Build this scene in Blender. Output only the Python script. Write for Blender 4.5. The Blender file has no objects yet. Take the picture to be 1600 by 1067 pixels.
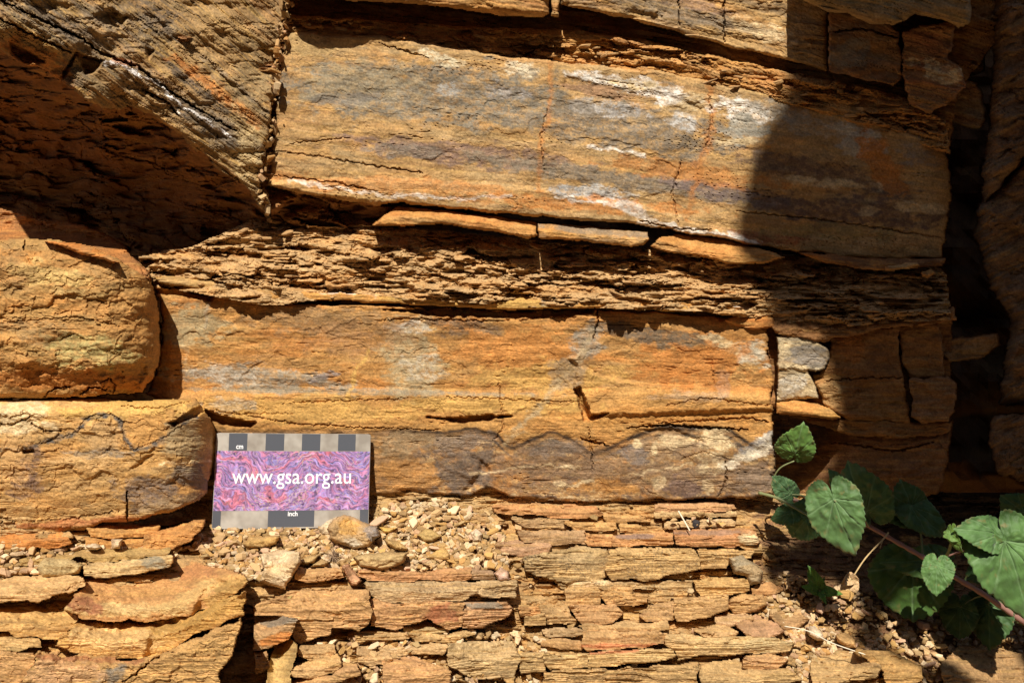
import bpy, math, random
import numpy as np
from mathutils import Vector, Matrix

# ------------------------------------------------------------------ camera, sky, sun, exposure
PITCH = math.radians(10.0); DIST = 0.54; LENS = 32.0
K = 36.0 / LENS / 1600.0
CY, CZ = -DIST * math.cos(PITCH), DIST * math.sin(PITCH)
sc = bpy.context.scene
cam_d = bpy.data.cameras.new('camera'); cam = bpy.data.objects.new('camera', cam_d)
sc.collection.objects.link(cam); sc.camera = cam
cam.location = (0, CY, CZ); cam.rotation_euler = (math.pi / 2 - PITCH, 0, 0)
cam_d.lens = LENS; cam_d.sensor_width = 36; cam_d.clip_start = 0.01; cam_d.clip_end = 200
SUN = Vector((0.10, 0.58, -0.80)).normalized()          # direction the light travels
world = bpy.data.worlds.new('World'); sc.world = world; world.use_nodes = True
nt = world.node_tree; bg = nt.nodes['Background']
sky = nt.nodes.new('ShaderNodeTexSky'); sky.sky_type = 'NISHITA'; sky.sun_disc = False
sky.sun_elevation = math.asin(-SUN.z); sky.sun_rotation = math.atan2(-SUN.x, -SUN.y)
nt.links.new(sky.outputs[0], bg.inputs[0]); bg.inputs[1].default_value = 0.065
sl = bpy.data.lights.new('sun', 'SUN'); sl.energy = 5.0; sl.angle = math.radians(0.55); sl.color = (1.0, 0.95, 0.86)
so = bpy.data.objects.new('sun', sl); sc.collection.objects.link(so)
so.rotation_euler = SUN.to_track_quat('-Z', 'Y').to_euler(); so.location = (-1, -2, 2)
sc.view_settings.view_transform = 'Standard'; sc.view_settings.look = 'None'
sc.view_settings.gamma = 1; sc.view_settings.use_curve_mapping = False
sc.view_settings.exposure = 0.36

# ------------------------------------------------------------------ points, noise
def at(u, v, y):
    """world point (m) seen at photo pixel u,v on the vertical plane Y = y cm"""
    u = np.asarray(u, float); v = np.asarray(v, float); y = np.asarray(y, float) / 100.0
    a = (u - 800) * K; b = -(v - 533.5) * K
    dy = math.cos(PITCH) + b * math.sin(PITCH); dz = -math.sin(PITCH) + b * math.cos(PITCH)
    t = (y - CY) / dy
    return np.stack(np.broadcast_arrays(a * t, y, CZ + dz * t), -1)

def vec(u, v, y): return Vector(at(u, v, y).tolist())

def hraw(ix, iy, seed):
    h = ix.astype(np.int32).astype(np.uint32) * np.uint32(374761393) + iy.astype(np.int32).astype(np.uint32) * np.uint32(668265263) + np.uint32((seed * 974634777) & 0xffffffff)
    h ^= h >> np.uint32(13); h *= np.uint32(1274126177); h ^= h >> np.uint32(16); h *= np.uint32(2246822519); h ^= h >> np.uint32(15)
    return h
def hsh(ix, iy, seed): return (hraw(ix, iy, seed) & np.uint32(0xffffff)).astype(np.float32) / np.float32(16777215.0)

GX = np.cos(np.arange(256) * 2 * np.pi / 256).astype(np.float32); GY = np.sin(np.arange(256) * 2 * np.pi / 256).astype(np.float32)
def perlin(x, y, seed=0):
    x = np.asarray(x, np.float32); y = np.asarray(y, np.float32)
    ix = np.floor(x); iy = np.floor(y); fx = x - ix; fy = y - iy
    sx = fx * fx * fx * (fx * (fx * 6 - 15) + 10); sy = fy * fy * fy * (fy * (fy * 6 - 15) + 10)
    def g(ox, oy):
        a = hraw(ix + ox, iy + oy, seed) & np.uint32(255)
        return GX[a] * (fx - ox) + GY[a] * (fy - oy)
    a = g(0, 0); b = g(1, 0); c = g(0, 1); d = g(1, 1)
    return (a + (b - a) * sx + (c - a) * sy + (a - b - c + d) * sx * sy) * np.float32(1.5)

def fbm(x, y, o=4, seed=0, gain=.5):
    s = 0; A = 1
    for i in range(o):
        s = s + A * perlin(x, y, seed + i * 17); x = x * 2.03 + 5.1; y = y * 2.03 - 3.7; A *= gain
    return s

def worley(x, y, seed=0):
    ix = np.floor(x); iy = np.floor(y)
    f1 = np.full(x.shape, 9.0); f2 = np.full(x.shape, 9.0); cid = np.zeros(x.shape); cx = np.zeros(x.shape); cy = np.zeros(x.shape)
    for ox in (-1, 0, 1):
        for oy in (-1, 0, 1):
            jx = ix + ox; jy = iy + oy
            px = jx + hsh(jx, jy, seed) - x; py = jy + hsh(jx, jy, seed + 7) - y
            d = px * px + py * py
            m = d < f1
            f2 = np.where(m, f1, np.minimum(f2, d))
            cid = np.where(m, hsh(jx, jy, seed + 13), cid); cx = np.where(m, px, cx); cy = np.where(m, py, cy)
            f1 = np.where(m, d, f1)
    return np.sqrt(f1), np.sqrt(f2), cid, cx, cy

def sst(a, b, x):
    t = np.clip((x - a) / (b - a), 0, 1); return t * t * (3 - 2 * t)

def sdf(poly, U, V):
    """signed distance in px, positive inside"""
    P = np.array(poly, float); n = len(P)
    d = np.full(U.shape, 1e18); ins = np.zeros(U.shape, bool)
    for i in range(n):
        a = P[i]; b = P[(i + 1) % n]; e = b - a
        wx = U - a[0]; wy = V - a[1]
        t = np.clip((wx * e[0] + wy * e[1]) / max(e @ e, 1e-9), 0, 1)
        d = np.minimum(d, (wx - e[0] * t) ** 2 + (wy - e[1] * t) ** 2)
        c = ((a[1] > V) != (b[1] > V))
        with np.errstate(divide='ignore', invalid='ignore'):
            xi = a[0] + (V - a[1]) * e[0] / (e[1] if abs(e[1]) > 1e-9 else 1e-9)
        ins ^= c & (U < xi)
    d = np.sqrt(d)
    return np.where(ins, d, -d)

def ldist(line, U, V):
    P = np.array(line, float); d = np.full(U.shape, 1e18); q = np.zeros(U.shape)
    L = 0; n = len(P) - 1
    for i in range(n):
        a = P[i]; b = P[i + 1]; e = b - a
        wx = U - a[0]; wy = V - a[1]
        t = np.clip((wx * e[0] + wy * e[1]) / max(e @ e, 1e-9), 0, 1)
        dd = (wx - e[0] * t) ** 2 + (wy - e[1] * t) ** 2
        m = dd < d; d = np.where(m, dd, d); q = np.where(m, (i + t) / n, q)
    return np.sqrt(d), q

# ------------------------------------------------------------------ palette (albedo)
OCH = (.46, .235, .07); ORG = (.50, .20, .048); TAN = (.44, .285, .12); CRM = (.66, .52, .30); GRY = (.235, .19, .135)
DGR = (.11, .085, .062); BRN = (.22, .105, .042); RED = (.33, .11, .05); WHT = (.80, .76, .68); PUR = (.25, .165, .125)
YEL = (.56, .35, .10); BLU = (.19, .175, .15); OLV = (.30, .22, .085); DRK = (.055, .038, .026); PNK = (.55, .32, .20)

WARM = (.98, .86, .72)
class P(dict):
    __getattr__ = dict.get

# ------------------------------------------------------------------ materials
def new_mat(name):
    m = bpy.data.materials.new(name); m.use_nodes = True
    return m, m.node_tree, m.node_tree.nodes['Principled BSDF']

def rock_material(name, attr=True, ramp=None, grain=1.0, bump=0.22):
    m, t, b = new_mat(name); N = t.nodes; L = t.links
    geo = N.new('ShaderNodeTexCoord') if not attr else N.new('ShaderNodeNewGeometry')
    co = geo.outputs['Object'] if not attr else geo.outputs['Position']
    if attr:
        c = N.new('ShaderNodeAttribute'); c.attribute_name = 'albedo'; base = c.outputs['Color']
    else:
        oi = N.new('ShaderNodeObjectInfo'); r = N.new('ShaderNodeValToRGB'); r.color_ramp.interpolation = 'LINEAR'
        while len(r.color_ramp.elements) < len(ramp): r.color_ramp.elements.new(0.5)
        for i, cc in enumerate(ramp):
            r.color_ramp.elements[i].position = i / (len(ramp) - 1); r.color_ramp.elements[i].color = (cc[0] * .96, cc[1] * .87, cc[2] * .78, 1)
        L.new(oi.outputs['Random'], r.inputs[0]); base = r.outputs[0]
    n1 = N.new('ShaderNodeTexNoise'); n1.inputs['Scale'].default_value = 900 if attr else 700; n1.inputs['Detail'].default_value = 4
    L.new(co, n1.inputs['Vector'])
    mr = N.new('ShaderNodeMapRange'); mr.inputs[1].default_value = .32; mr.inputs[2].default_value = .7
    mr.inputs[3].default_value = 1 - .24 * grain; mr.inputs[4].default_value = 1 + .24 * grain
    L.new(n1.outputs[0], mr.inputs[0])
    n2 = N.new('ShaderNodeTexNoise'); n2.inputs['Scale'].default_value = 160; n2.inputs['Detail'].default_value = 5
    L.new(co, n2.inputs['Vector'])
    mr2 = N.new('ShaderNodeMapRange'); mr2.inputs[1].default_value = .3; mr2.inputs[2].default_value = .7
    mr2.inputs[3].default_value = .82; mr2.inputs[4].default_value = 1.16
    L.new(n2.outputs[0], mr2.inputs[0])
    mu = N.new('ShaderNodeMath'); mu.operation = 'MULTIPLY'; L.new(mr.outputs[0], mu.inputs[0]); L.new(mr2.outputs[0], mu.inputs[1])
    vm = N.new('ShaderNodeVectorMath'); vm.operation = 'SCALE'; L.new(base, vm.inputs[0]); L.new(mu.outputs[0], vm.inputs[3])
    L.new(vm.outputs[0], b.inputs['Base Color'])
    b.inputs['Roughness'].default_value = .82; b.inputs['Specular IOR Level'].default_value = .25
    bp = N.new('ShaderNodeBump'); bp.inputs['Strength'].default_value = bump; bp.inputs['Distance'].default_value = .0008
    n3 = N.new('ShaderNodeTexNoise'); n3.inputs['Scale'].default_value = 1500; n3.inputs['Detail'].default_value = 3
    L.new(co, n3.inputs['Vector']); L.new(n3.outputs[0], bp.inputs['Height']); L.new(bp.outputs[0], b.inputs['Normal'])
    return m

M_ROCK = rock_material('weathered_rock')
M_CHIP = rock_material('rock_chip', attr=False, ramp=[TAN, (.5, .36, .17), (.42, .24, .09), (.60, .46, .26), (.50, .31, .17), (.36, .24, .10), (.47, .25, .08), (.62, .50, .32)])
M_FLAKE = rock_material('shale_flake', attr=False, ramp=[(.46, .29, .13), (.50, .31, .13), (.40, .26, .13), (.54, .35, .16), (.44, .28, .13)])

def plain(name, col, rough=.6, **k):
    m, t, b = new_mat(name); b.inputs['Base Color'].default_value = (*col, 1); b.inputs['Roughness'].default_value = rough
    for a, v in k.items(): b.inputs[a.replace('_', ' ')].default_value = v
    return m

# ------------------------------------------------------------------ object helpers
C = sc.collection
def tag(o, label=None, cat=None, group=None, kind=None):
    if label: o['label'] = label
    if cat: o['category'] = cat
    if group: o['group'] = group
    if kind: o['kind'] = kind
    return o

def mesh_np(name, verts, faces, mat, col=None, parent=None, smooth=False):
    me = bpy.data.meshes.new(name); n = len(verts); f = np.asarray(faces, np.int32); k = f.shape[1]
    me.vertices.add(n); me.vertices.foreach_set('co', np.asarray(verts, np.float32).ravel())
    me.loops.add(f.size); me.loops.foreach_set('vertex_index', f.ravel())
    me.polygons.add(len(f)); me.polygons.foreach_set('loop_start', np.arange(0, f.size, k, dtype=np.int32))
    me.update(calc_edges=True)
    me.polygons.foreach_set('use_smooth', np.full(len(f), smooth, bool))
    if col is not None:
        a = me.attributes.new('albedo', 'FLOAT_COLOR', 'POINT')
        c4 = np.ones((n, 4), np.float32); c4[:, :3] = np.clip(col, 0, .85); a.data.foreach_set('color', c4.ravel())
    me.materials.append(mat)
    o = bpy.data.objects.new(name, me); C.objects.link(o)
    if parent: o.parent = parent
    return o

def mesh_py(name, verts, faces, mat, parent=None, smooth=False):
    me = bpy.data.meshes.new(name); me.from_pydata([tuple(v) for v in verts], [], faces); me.update()
    if smooth:
        for p in me.polygons: p.use_smooth = True
    me.materials.append(mat)
    o = bpy.data.objects.new(name, me); C.objects.link(o)
    if parent: o.parent = parent
    return o

def empty(name, loc=(0, 0, 0), **k):
    o = bpy.data.objects.new(name, None); o.location = loc; o.empty_display_size = .01; C.objects.link(o); return tag(o, **k)

# ------------------------------------------------------------------ bedding coordinate
def bed_main(U, V):
    x = np.clip(U - 450, -100, 1300)
    s = .085 * x + .000085 * x * x
    k = 1 - .42 * sst(130, 400, V)
    k = k * (1 - sst(420, 500, V))
    return V - s * k + 3.5 * fbm(U / 240, V / 80, 3, 5)
def bed_left(U, V):
    return (V - (.60 + .25 * sst(200, -40, V - .5 * U)) * U) * .85 + 5 * fbm(U / 160, V / 160, 3, 9)
def bed_fold(U, V): return bed_main(U, V)
def bed_low(U, V): return V + 5 * fbm(U / 200, V / 60, 3, 31) + .02 * (U - 800) * sst(1100, 800, U)

# ------------------------------------------------------------------ relief and paint
def relief(U, V, B, p, seed):
    r = p.get('big', .10) * fbm(U / 110, V / 70, 3, seed) + .75 * p.get('mid', .06) * fbm(U / 34, B / 17, 4, seed + 3, .42) \
        + .5 * p.get('fine', .022) * fbm(U / 7, B / 4, 3, seed + 5)
    rough = .25 + .75 * sst(-.25, .35, fbm(U / 90, V / 45, 3, seed + 8))   # some areas spall, others are smooth
    if p.lam:                                            # stepped laminae, broken along their length
        lh = p.get('lh', 7.0); lw = p.get('lw', 90.0)
        b = B / lh + .7 * fbm(U / 90, V / 50, 3, seed + 11)
        k = np.floor(b); kk = np.floor(U / lw + 7 * hsh(k, k * 0, seed) + .25 * fbm(U / 30, V / 9, 2, seed + 2))
        h = hsh(k, kk, seed + 1); f = b - k; q0 = r; r = 0 * r
        r = r - p.lam * (h - .5) * 2 + p.lam * .9 * (np.clip(.18 - f, 0, 1) / .18) ** 2
        r = q0 + (r + p.lam * .5 * (f - .5)) * rough
    if p.flake:
        fw, fh = p.get('fs', (34, 10))
        wu = U + 9 * fbm(U / 40, V / 20, 2, seed + 21); wb = B + 4 * fbm(U / 30, V / 14, 3, seed + 22)
        f1, f2, c, cx, cy = worley(wu / fw, wb / fh, seed + 20)
        fl0 = r; am = .35 + 1.3 * sst(-.3, .5, fbm(U / 95, V / 30, 3, seed + 27)); r = 0 * r
        r = r + p.flake * ((c - .5) * 1.8 + .8 * cy * (c - .2) + .5 * cx * (hsh(np.floor(c * 9999), np.floor(c * 777), 3) - .5)) \
            + p.flake * .5 * sst(.10, .0, f2 - f1)
        f1, f2, c, cx, cy = worley(wu / fw * 2.3, wb / fh * 2.1, seed + 25)
        r = r + p.flake * .38 * ((c - .5) * 1.8 + .6 * cy) + p.flake * .2 * sst(.1, 0, f2 - f1)
        r = fl0 + r * am + p.flake * 1.2 * sst(.25, .6, fbm(U / 60, V / 16, 3, seed + 28))
    if p.chips:                                          # shallow conchoidal spalls
        wu = U + 14 * fbm(U / 34, V / 26, 3, seed + 41); wv = V + 9 * fbm(U / 30, V / 22, 3, seed + 42)
        f1, f2, c, cx, cy = worley(wu / 46, wv / 26, seed + 40)
        r = r + p.chips * ((c - .5) + .7 * cy * (c - .3)) * sst(.0, .12, f2 - f1)
        f1, f2, c, cx, cy = worley(wu / 17, wv / 10, seed + 44)
        r = r + p.chips * .45 * ((c - .5) + .8 * cy * (c - .3))
    if p.get('mc', 1):                                   # hair cracks along the bedding
        q = np.abs(perlin(U / 260, B / 7, seed + 51)); m = sst(.22, .5, perlin(U / 150, V / 40, seed + 52))
        r = r + p.get('mcd', .09) * sst(.035, .0, q) * m
    for c in p.get('cracks', ()):
        d, q = ldist(c[0], U + 2.5 * fbm(U / 9, V / 9, 2, 77), V + 2.5 * fbm(U / 9, V / 9, 2, 78))
        w = c[1] * (.35 + .65 * np.sin(np.pi * np.clip(q, .02, .98)) ** .5)
        r = r + c[2] * sst(w, w * .35, d)
    for g in p.get('mods', ()):                          # (poly, depth cm, softness px)
        d = sdf(g[0], U, V) + 2.2 * fbm(U / 14, V / 9, 3, seed + 61)
        r = r + g[1] * sst(-g[2], g[2], d)
    return r

def paint(U, V, B, p, seed, R):
    base = np.array(p.get('col', OCH)); c = np.zeros(U.shape + (3,)) + base
    def mix(m, col):
        nonlocal c
        c = c + (np.array(col) - c) * np.clip(m, 0, 1)[..., None]
    # broad warm / cool drift, then thin strata streaks
    mix(.55 * sst(-.1, .5, fbm(U / 130, B / 30, 4, seed + 71)), p.get('c2', ORG))
    mix(.50 * sst(.0, .5, fbm(U / 100, B / 22, 4, seed + 72)), p.get('c3', TAN))
    mix(.35 * sst(.1, .5, fbm(U / 30, B / 14, 5, seed + 75)), tuple(.72 * x for x in p.get('c3', TAN)))
    mix(.30 * sst(.15, .5, fbm(U / 22, B / 12, 4, seed + 76)), tuple(1.25 * x for x in base))
    st = p.get('streak', .5)
    if st:
        mix(st * .6 * sst(.12, .5, fbm(U / 190, B / 5.5, 4, seed + 73)), p.get('sc', BRN))
        mix(st * .5 * sst(.15, .5, fbm(U / 150, B / 4.2, 4, seed + 74)), p.get('sc2', YEL))
    for a in p.get('paint', ()):
        if a[0] == 'b':                                  # blob: cu, cv, ru, rv, angle, colour, strength, mottling
            _, cu, cv, ru, rv, an, col, s, mo = a
            ca, sa = math.cos(math.radians(an)), math.sin(math.radians(an))
            x = ((U - cu) * ca + (V - cv) * sa) / ru; y = (-(U - cu) * sa + (V - cv) * ca) / rv
            d = np.sqrt(x * x + y * y) + .55 * fbm(U / 38, V / 20, 6, int(cu + 3 * cv) % 997, .62)
            m = sst(1.12, .78, d)
            if mo: m = m * (1 - min(1, mo * 1.25) * sst(-.12, .16, fbm(U / 14, V / 8, 5, int(cu * 2 + cv) % 991, .7)))
            mix(m * min(1, s * 1.3), col)
        elif a[0] == 'l':                                # line: pts, half width, colour, strength
            d, q = ldist(a[1], U + 5 * fbm(U / 22, V / 22, 3, 83), V + 4 * fbm(U / 22, V / 16, 3, 84))
            m = sst(a[2] * 1.5, a[2] * .6, d * (1 + .6 * fbm(U / 12, V / 7, 3, 86)))
            mix(m * a[4] * (.55 + .6 * sst(-.3, .3, fbm(U / 12, V / 8, 3, 85))), a[3])
        elif a[0] == 'f':
            mix(a[1](U, V) * a[3] * (1 - a[4] * sst(-.1, .25, fbm(U / 26, V / 14, 5, 131, .65))), a[2])
        elif a[0] == 'n':                                # mottling: colour, (su, sv), threshold, strength
            mix(a[4] * sst(a[3], a[3] + .3, fbm(U / a[2][0], B / a[2][1], 5, seed + int(a[2][0] * 7))), a[1])
    if p.speck: mix(p.speck * sst(.25, .55, fbm(U / 3.2, V / 2.6, 2, seed + 91)) * sst(-.2, .3, fbm(U / 50, V / 30, 3, seed + 92)), DGR)
    c = c * (1 + .15 * fbm(U / 5, B / 3.5, 2, seed + 93) + .14 * fbm(U / 40, B / 12, 3, seed + 94))[..., None]
    return c * p.get('gain', 1.0) * np.array((.98, .925, .88))

def rock(name, poly, Y, p=None, seed=1, parent=None, step=1.6, mat=None, **tags):
    p = P(p or {}); PA = np.array(poly, float)
    jag = p.get('jag', 4.0); mg = jag + 6
    u0, v0 = PA.min(0) - mg; u1, v1 = PA.max(0) + mg
    us = np.arange(u0, u1, step); vs = np.arange(v0, v1, step)
    U, V = np.meshgrid(us, vs)
    bed = p.get('bed', bed_main); B = bed(U, V)
    d = sdf(poly, U, V)
    d = d + p.get('grow', 0) + jag * (.8 * fbm(U / 36, B / 20, 4, seed + 101, .45) + .22 * fbm(U / 50, B / 5, 2, seed + 102))
    R = relief(U, V, B, p, seed)
    if p.slab:                                           # slab = (front height px, slope cm per px): flat top dipping back, upright front
        th, k = p.slab
        ins = d > 0
        vb = np.where(ins, V, -1e9).max(0); ok = vb > -1e8; vb = np.interp(us, us[ok], vb[ok]); vb = np.polyval(np.polyfit(us - us.mean(), vb, 2, w=ok + .01), us - us.mean()); th = th + us * 0
        tt = vb[None, :] - V
        tt = tt + min(4, .12 * th[0] + 1) * fbm(U / 22, V / 14, 3, seed + 6)
        R = R + k * np.clip(tt - th[None, :], 0, None) + .03 * np.clip(th[None, :] - tt, 0, None) * 0
    Yb = Y(U, V) if callable(Y) else np.full(U.shape, float(Y))
    rr, rd = p.get('round', (6, .35))
    if rr:
        q = np.clip(1 - np.clip(d, 0, None) / rr, 0, 1); R = R + rd * (1 - np.sqrt(np.clip(1 - q * q, 0, 1)))
    wall = p.get('wall', 2.5)
    D = Yb + R + np.where(d < 0, wall, 0)
    ins_ = d > 0; keep = ins_.copy()
    for a_ in (-1, 0, 1):
        for b_ in (-1, 0, 1): keep[1:-1, 1:-1] |= ins_[1 + a_:ins_.shape[0] - 1 + a_, 1 + b_:ins_.shape[1] - 1 + b_]
    if p.hole is not None: keep &= sdf(p.hole, U, V) < 0
    idx = -np.ones(U.shape, np.int64)
    cell = keep[:-1, :-1] & keep[1:, :-1] & keep[:-1, 1:] & keep[1:, 1:]
    used = np.zeros(U.shape, bool)
    used[:-1, :-1] |= cell; used[1:, :-1] |= cell; used[:-1, 1:] |= cell; used[1:, 1:] |= cell
    idx[used] = np.arange(used.sum())
    col = paint(U, V, B, p, seed, R)
    X = at(U, V, D)
    a = idx[:-1, :-1][cell]; b = idx[1:, :-1][cell]; c = idx[1:, 1:][cell]; e = idx[:-1, 1:][cell]
    F = np.stack([a, b, c, e], -1)
    o = mesh_np(name, X[used], F, mat or M_ROCK, col[used], parent)
    return tag(o, **tags) if tags else o

# ------------------------------------------------------------------ loose chips (shared low-poly shards)
def shard(seed, n=8, flat=.35, elong=1.5):
    r = random.Random(seed); ring = []
    a0 = sorted((i + r.uniform(-.32, .32)) / n * 2 * math.pi for i in range(n))
    rad = [r.uniform(.62, 1.05) for _ in a0]
    V = []; F = []
    for z, s in ((-flat, .84), (-flat * .3, 1.0), (flat * .75, .96), (flat, .82)):
        tx, ty = r.uniform(-.2, .2), r.uniform(-.2, .2)
        for a, q in zip(a0, rad):
            w = q * s * r.uniform(.93, 1.06)
            x, y = w * math.cos(a) * elong ** .5, w * math.sin(a) / elong ** .5
            V.append((x, y, z * (1 + tx * x + ty * y) + r.uniform(-.04, .04)))
    for k in range(3):
        for i in range(n):
            j = (i + 1) % n; F.append((k * n + i, k * n + j, (k + 1) * n + j, (k + 1) * n + i))
    F.append(tuple(range(3 * n, 4 * n))); F.append(tuple(reversed(range(n))))
    return V, F

CHC = [('tan', (.52, .37, .19)), ('cream', (.70, .57, .38)), ('ochre', (.54, .35, .13)), ('olive brown', (.42, .31, .15)), ('pinkish', (.60, .41, .28))]
M_CH = [rock_material('chip_' + n.replace(' ', '_'), attr=False, ramp=[tuple(x * .85 for x in c), c, tuple(min(.8, x * 1.15) for x in c)]) for n, c in CHC]
SHC = []
SH = []
for i in range(16):
    vv, ff = shard(100 + i, 4 + i % 4, [.2, .28, .4, .16][i % 4], [1.2, 1.7, 1.4, 2.3][i % 4])
    me = bpy.data.meshes.new('stone_chip'); me.from_pydata(vv, [], ff); me.update(); me.materials.append(M_CHIP); SH.append(me)
    row = []
    for mm in M_CH:
        m2 = me.copy(); m2.materials[0] = mm; row.append(m2)
    SHC.append(row)
SF = []
for i in range(12):
    vv, ff = shard(300 + i, 4 + i % 3, [.12, .17, .22][i % 3], [1.7, 2.3, 1.4][i % 3])
    me = bpy.data.meshes.new('flake'); me.from_pydata(vv, [], ff); me.update(); me.materials.append(M_FLAKE); SF.append(me)

def chip(name, me, u, v, y, size_px, rot, parent=None, **tags):
    o = bpy.data.objects.new(name, me); C.objects.link(o)
    s = size_px * K * (DIST + y / 100.0) * .5
    o.location = vec(u, v, y); o.rotation_euler = rot; o.scale = (s, s, s)
    if parent: o.parent = parent
    return tag(o, **tags)

# ------------------------------------------------------------------ the bedrock behind and below everything
VT = np.array([740, 785, 830, 905, 985, 1067, 1180.])
UT = np.array([-150, 0, 300, 500, 750, 900, 1180, 1300, 1600, 1750.])
YT = np.array([[-4, -4, -1.5, .6, .6, .6, 2, 4.5, 7, 8],
               [-4.2, -4.2, -.6, -.3, .0, .1, 1.0, 4.0, 6.5, 7],
               [-4.8, -4.8, -2.1, -1.9, -1.7, -1.0, .1, 2.6, 5.5, 6],
               [-6.2, -6.2, -6.6, -7.2, -5.6, -3.0, -1.6, -.6, 3.5, 5],
               [-8.2, -8.2, -8.6, -9.2, -7.8, -5.6, -4.2, -3.6, .5, 2],
               [-11, -11, -11, -11.3, -10.2, -8.2, -7.5, -7.0, -2, -1],
               [-15, -15, -15, -15, -14, -12, -11.5, -11, -6, -5]])
def YB(U, V):
    U = np.asarray(U, float); V = np.asarray(V, float)
    i = np.clip(np.searchsorted(UT, U) - 1, 0, len(UT) - 2); j = np.clip(np.searchsorted(VT, V) - 1, 0, len(VT) - 2)
    fu = np.clip((U - UT[i]) / (UT[i + 1] - UT[i]), 0, 1); fv = np.clip((V - VT[j]) / (VT[j + 1] - VT[j]), 0, 1)
    return (YT[j, i] * (1 - fu) + YT[j, i + 1] * fu) * (1 - fv) + (YT[j + 1, i] * (1 - fu) + YT[j + 1, i + 1] * fu) * fv

rock('cliff', [(-900, -700), (2500, -700), (2500, 1500), (-900, 1500)], 11,
     dict(big=1.5, mid=.4, fine=0, lam=.4, lh=30, lw=200, col=BRN, c2=BRN, c3=BRN, gain=.8, jag=0, mc=0), 3, step=14, kind='structure')

rock('ground', [(-300, 742), (1210, 762), (1230, 770), (1900, 770), (1900, 1180), (-300, 1180)], YB,
     dict(big=.25, mid=.15, fine=.03, lam=.24, lh=5, lw=90, flake=.14, fs=(60, 8), col=TAN, c2=OCH, c3=(.42, .30, .15), bed=bed_low, jag=2, speck=.2,
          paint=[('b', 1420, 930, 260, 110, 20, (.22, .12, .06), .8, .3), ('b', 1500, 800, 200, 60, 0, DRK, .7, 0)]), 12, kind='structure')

# ------------------------------------------------------------------ added unseen slab, outline and holes cut to shape the shade on the right
def overhang(outlines, holes, dist=1.1, thick=.09, step=8.0):
    PA = np.concatenate([np.array(o, float) for o in outlines]); Vs = []; Fs = []; off = 0
    U, V = np.meshgrid(np.arange(PA[:, 0].min() - 10, PA[:, 0].max() + 10, step), np.arange(PA[:, 1].min() - 10, PA[:, 1].max() + 10, step))
    d = np.max([sdf(o, U, V) for o in outlines], 0) + 4 * fbm(U / 60, V / 60, 3, 7)
    q = 1 - np.clip(1 - np.clip(d, 0, None) / 60, 0, 1) ** 2
    for h_ in holes: d = np.minimum(d, -sdf(h_, U, V))
    base = at(U, V, 0.0); S = np.array(SUN)
    h = thick * (.25 + .75 * q) + .03 * fbm(U / 140, V / 120, 4, 9)
    top = base - S * (dist + h)[..., None]; bot = base - S * (dist - h * .6)[..., None]
    keep = d > -step; cell = keep[:-1, :-1] & keep[1:, :-1] & keep[:-1, 1:] & keep[1:, 1:]
    n = U.size; idx = np.arange(n).reshape(U.shape)
    f = np.stack([idx[:-1, :-1][cell], idx[1:, :-1][cell], idx[1:, 1:][cell], idx[:-1, 1:][cell]], -1)
    e = {}
    for q4 in f.tolist():
        for i in range(4):
            a, b = q4[i], q4[(i + 1) % 4]
            if (b, a) in e: del e[(b, a)]
            else: e[(a, b)] = 1
    side = np.array([(a, b, b + n, a + n) for a, b in e])
    F = np.concatenate([f, f[:, ::-1] + n, side]); Vv = np.concatenate([top.reshape(-1, 3), bot.reshape(-1, 3)])
    use = np.unique(F); remap = -np.ones(2 * n, int); remap[use] = np.arange(len(use))
    return tag(mesh_np('shadow_caster', Vv[use], remap[F], M_ROCK, np.zeros((len(use), 3)) + np.array(OCH)), kind='structure')
overhang([[(1262, -600), (1246, 60), (1236, 110), (1225, 150), (1195, 205), (1172, 270), (1154, 350), (1152, 410), (1172, 440), (1196, 466), (1206, 514), (1245, 528), (1292, 542), (1304, 600), (1318, 660),
           (1300, 700), (1272, 730), (1272, 800), (1215, 845), (1196, 870), (1194, 935), (1222, 1022), (1274, 1075), (1366, 1134), (1420, 1180), (1600, 1320), (2300, 1500), (5200, 1500), (5200, -1600), (1262, -1600)]],
         [[(1212, 922), (1285, 918), (1328, 945), (1328, 1000), (1304, 1090), (1250, 1070), (1212, 1000)],
          [(1395, 980), (1440, 960), (1530, 965), (1570, 1000), (1570, 1150), (1480, 1165), (1440, 1115), (1370, 1112), (1350, 1050), (1365, 1005)]])

# added out of view: floor bouncing warm light, wall behind camera blocking sky fill
def sheet(name, P0, eu, ev, nu, nv, amp, col, seed):
    a, b = np.meshgrid(np.linspace(0, 1, nu), np.linspace(0, 1, nv)); n = np.cross(eu, ev); n = n / np.linalg.norm(n)
    X = np.array(P0) + a[..., None] * np.array(eu) + b[..., None] * np.array(ev) + (amp * fbm(a * 9, b * 7, 5, seed))[..., None] * n
    i = np.arange(nu * nv).reshape(nv, nu); F = np.stack([i[:-1, :-1], i[1:, :-1], i[1:, 1:], i[:-1, 1:]], -1).reshape(-1, 4)
    c = (1 + .4 * fbm(a * 30, b * 20, 4, seed + 1))[..., None] * np.array(col)
    return tag(mesh_np(name, X.reshape(-1, 3), F, M_ROCK, c.reshape(-1, 3)), kind='structure')
sheet('bounce_floor', (-4, -.10, -.52), (8, 0, 0), (0, -3.2, -.55), 120, 60, .06, (.30, .19, .09), 5)
sheet('sky_blocker', (-4.5, -3.0, -1.4), (9, 0, 0), (0, -.3, 4.6), 120, 60, .12, (.22, .12, .06), 6)

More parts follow.
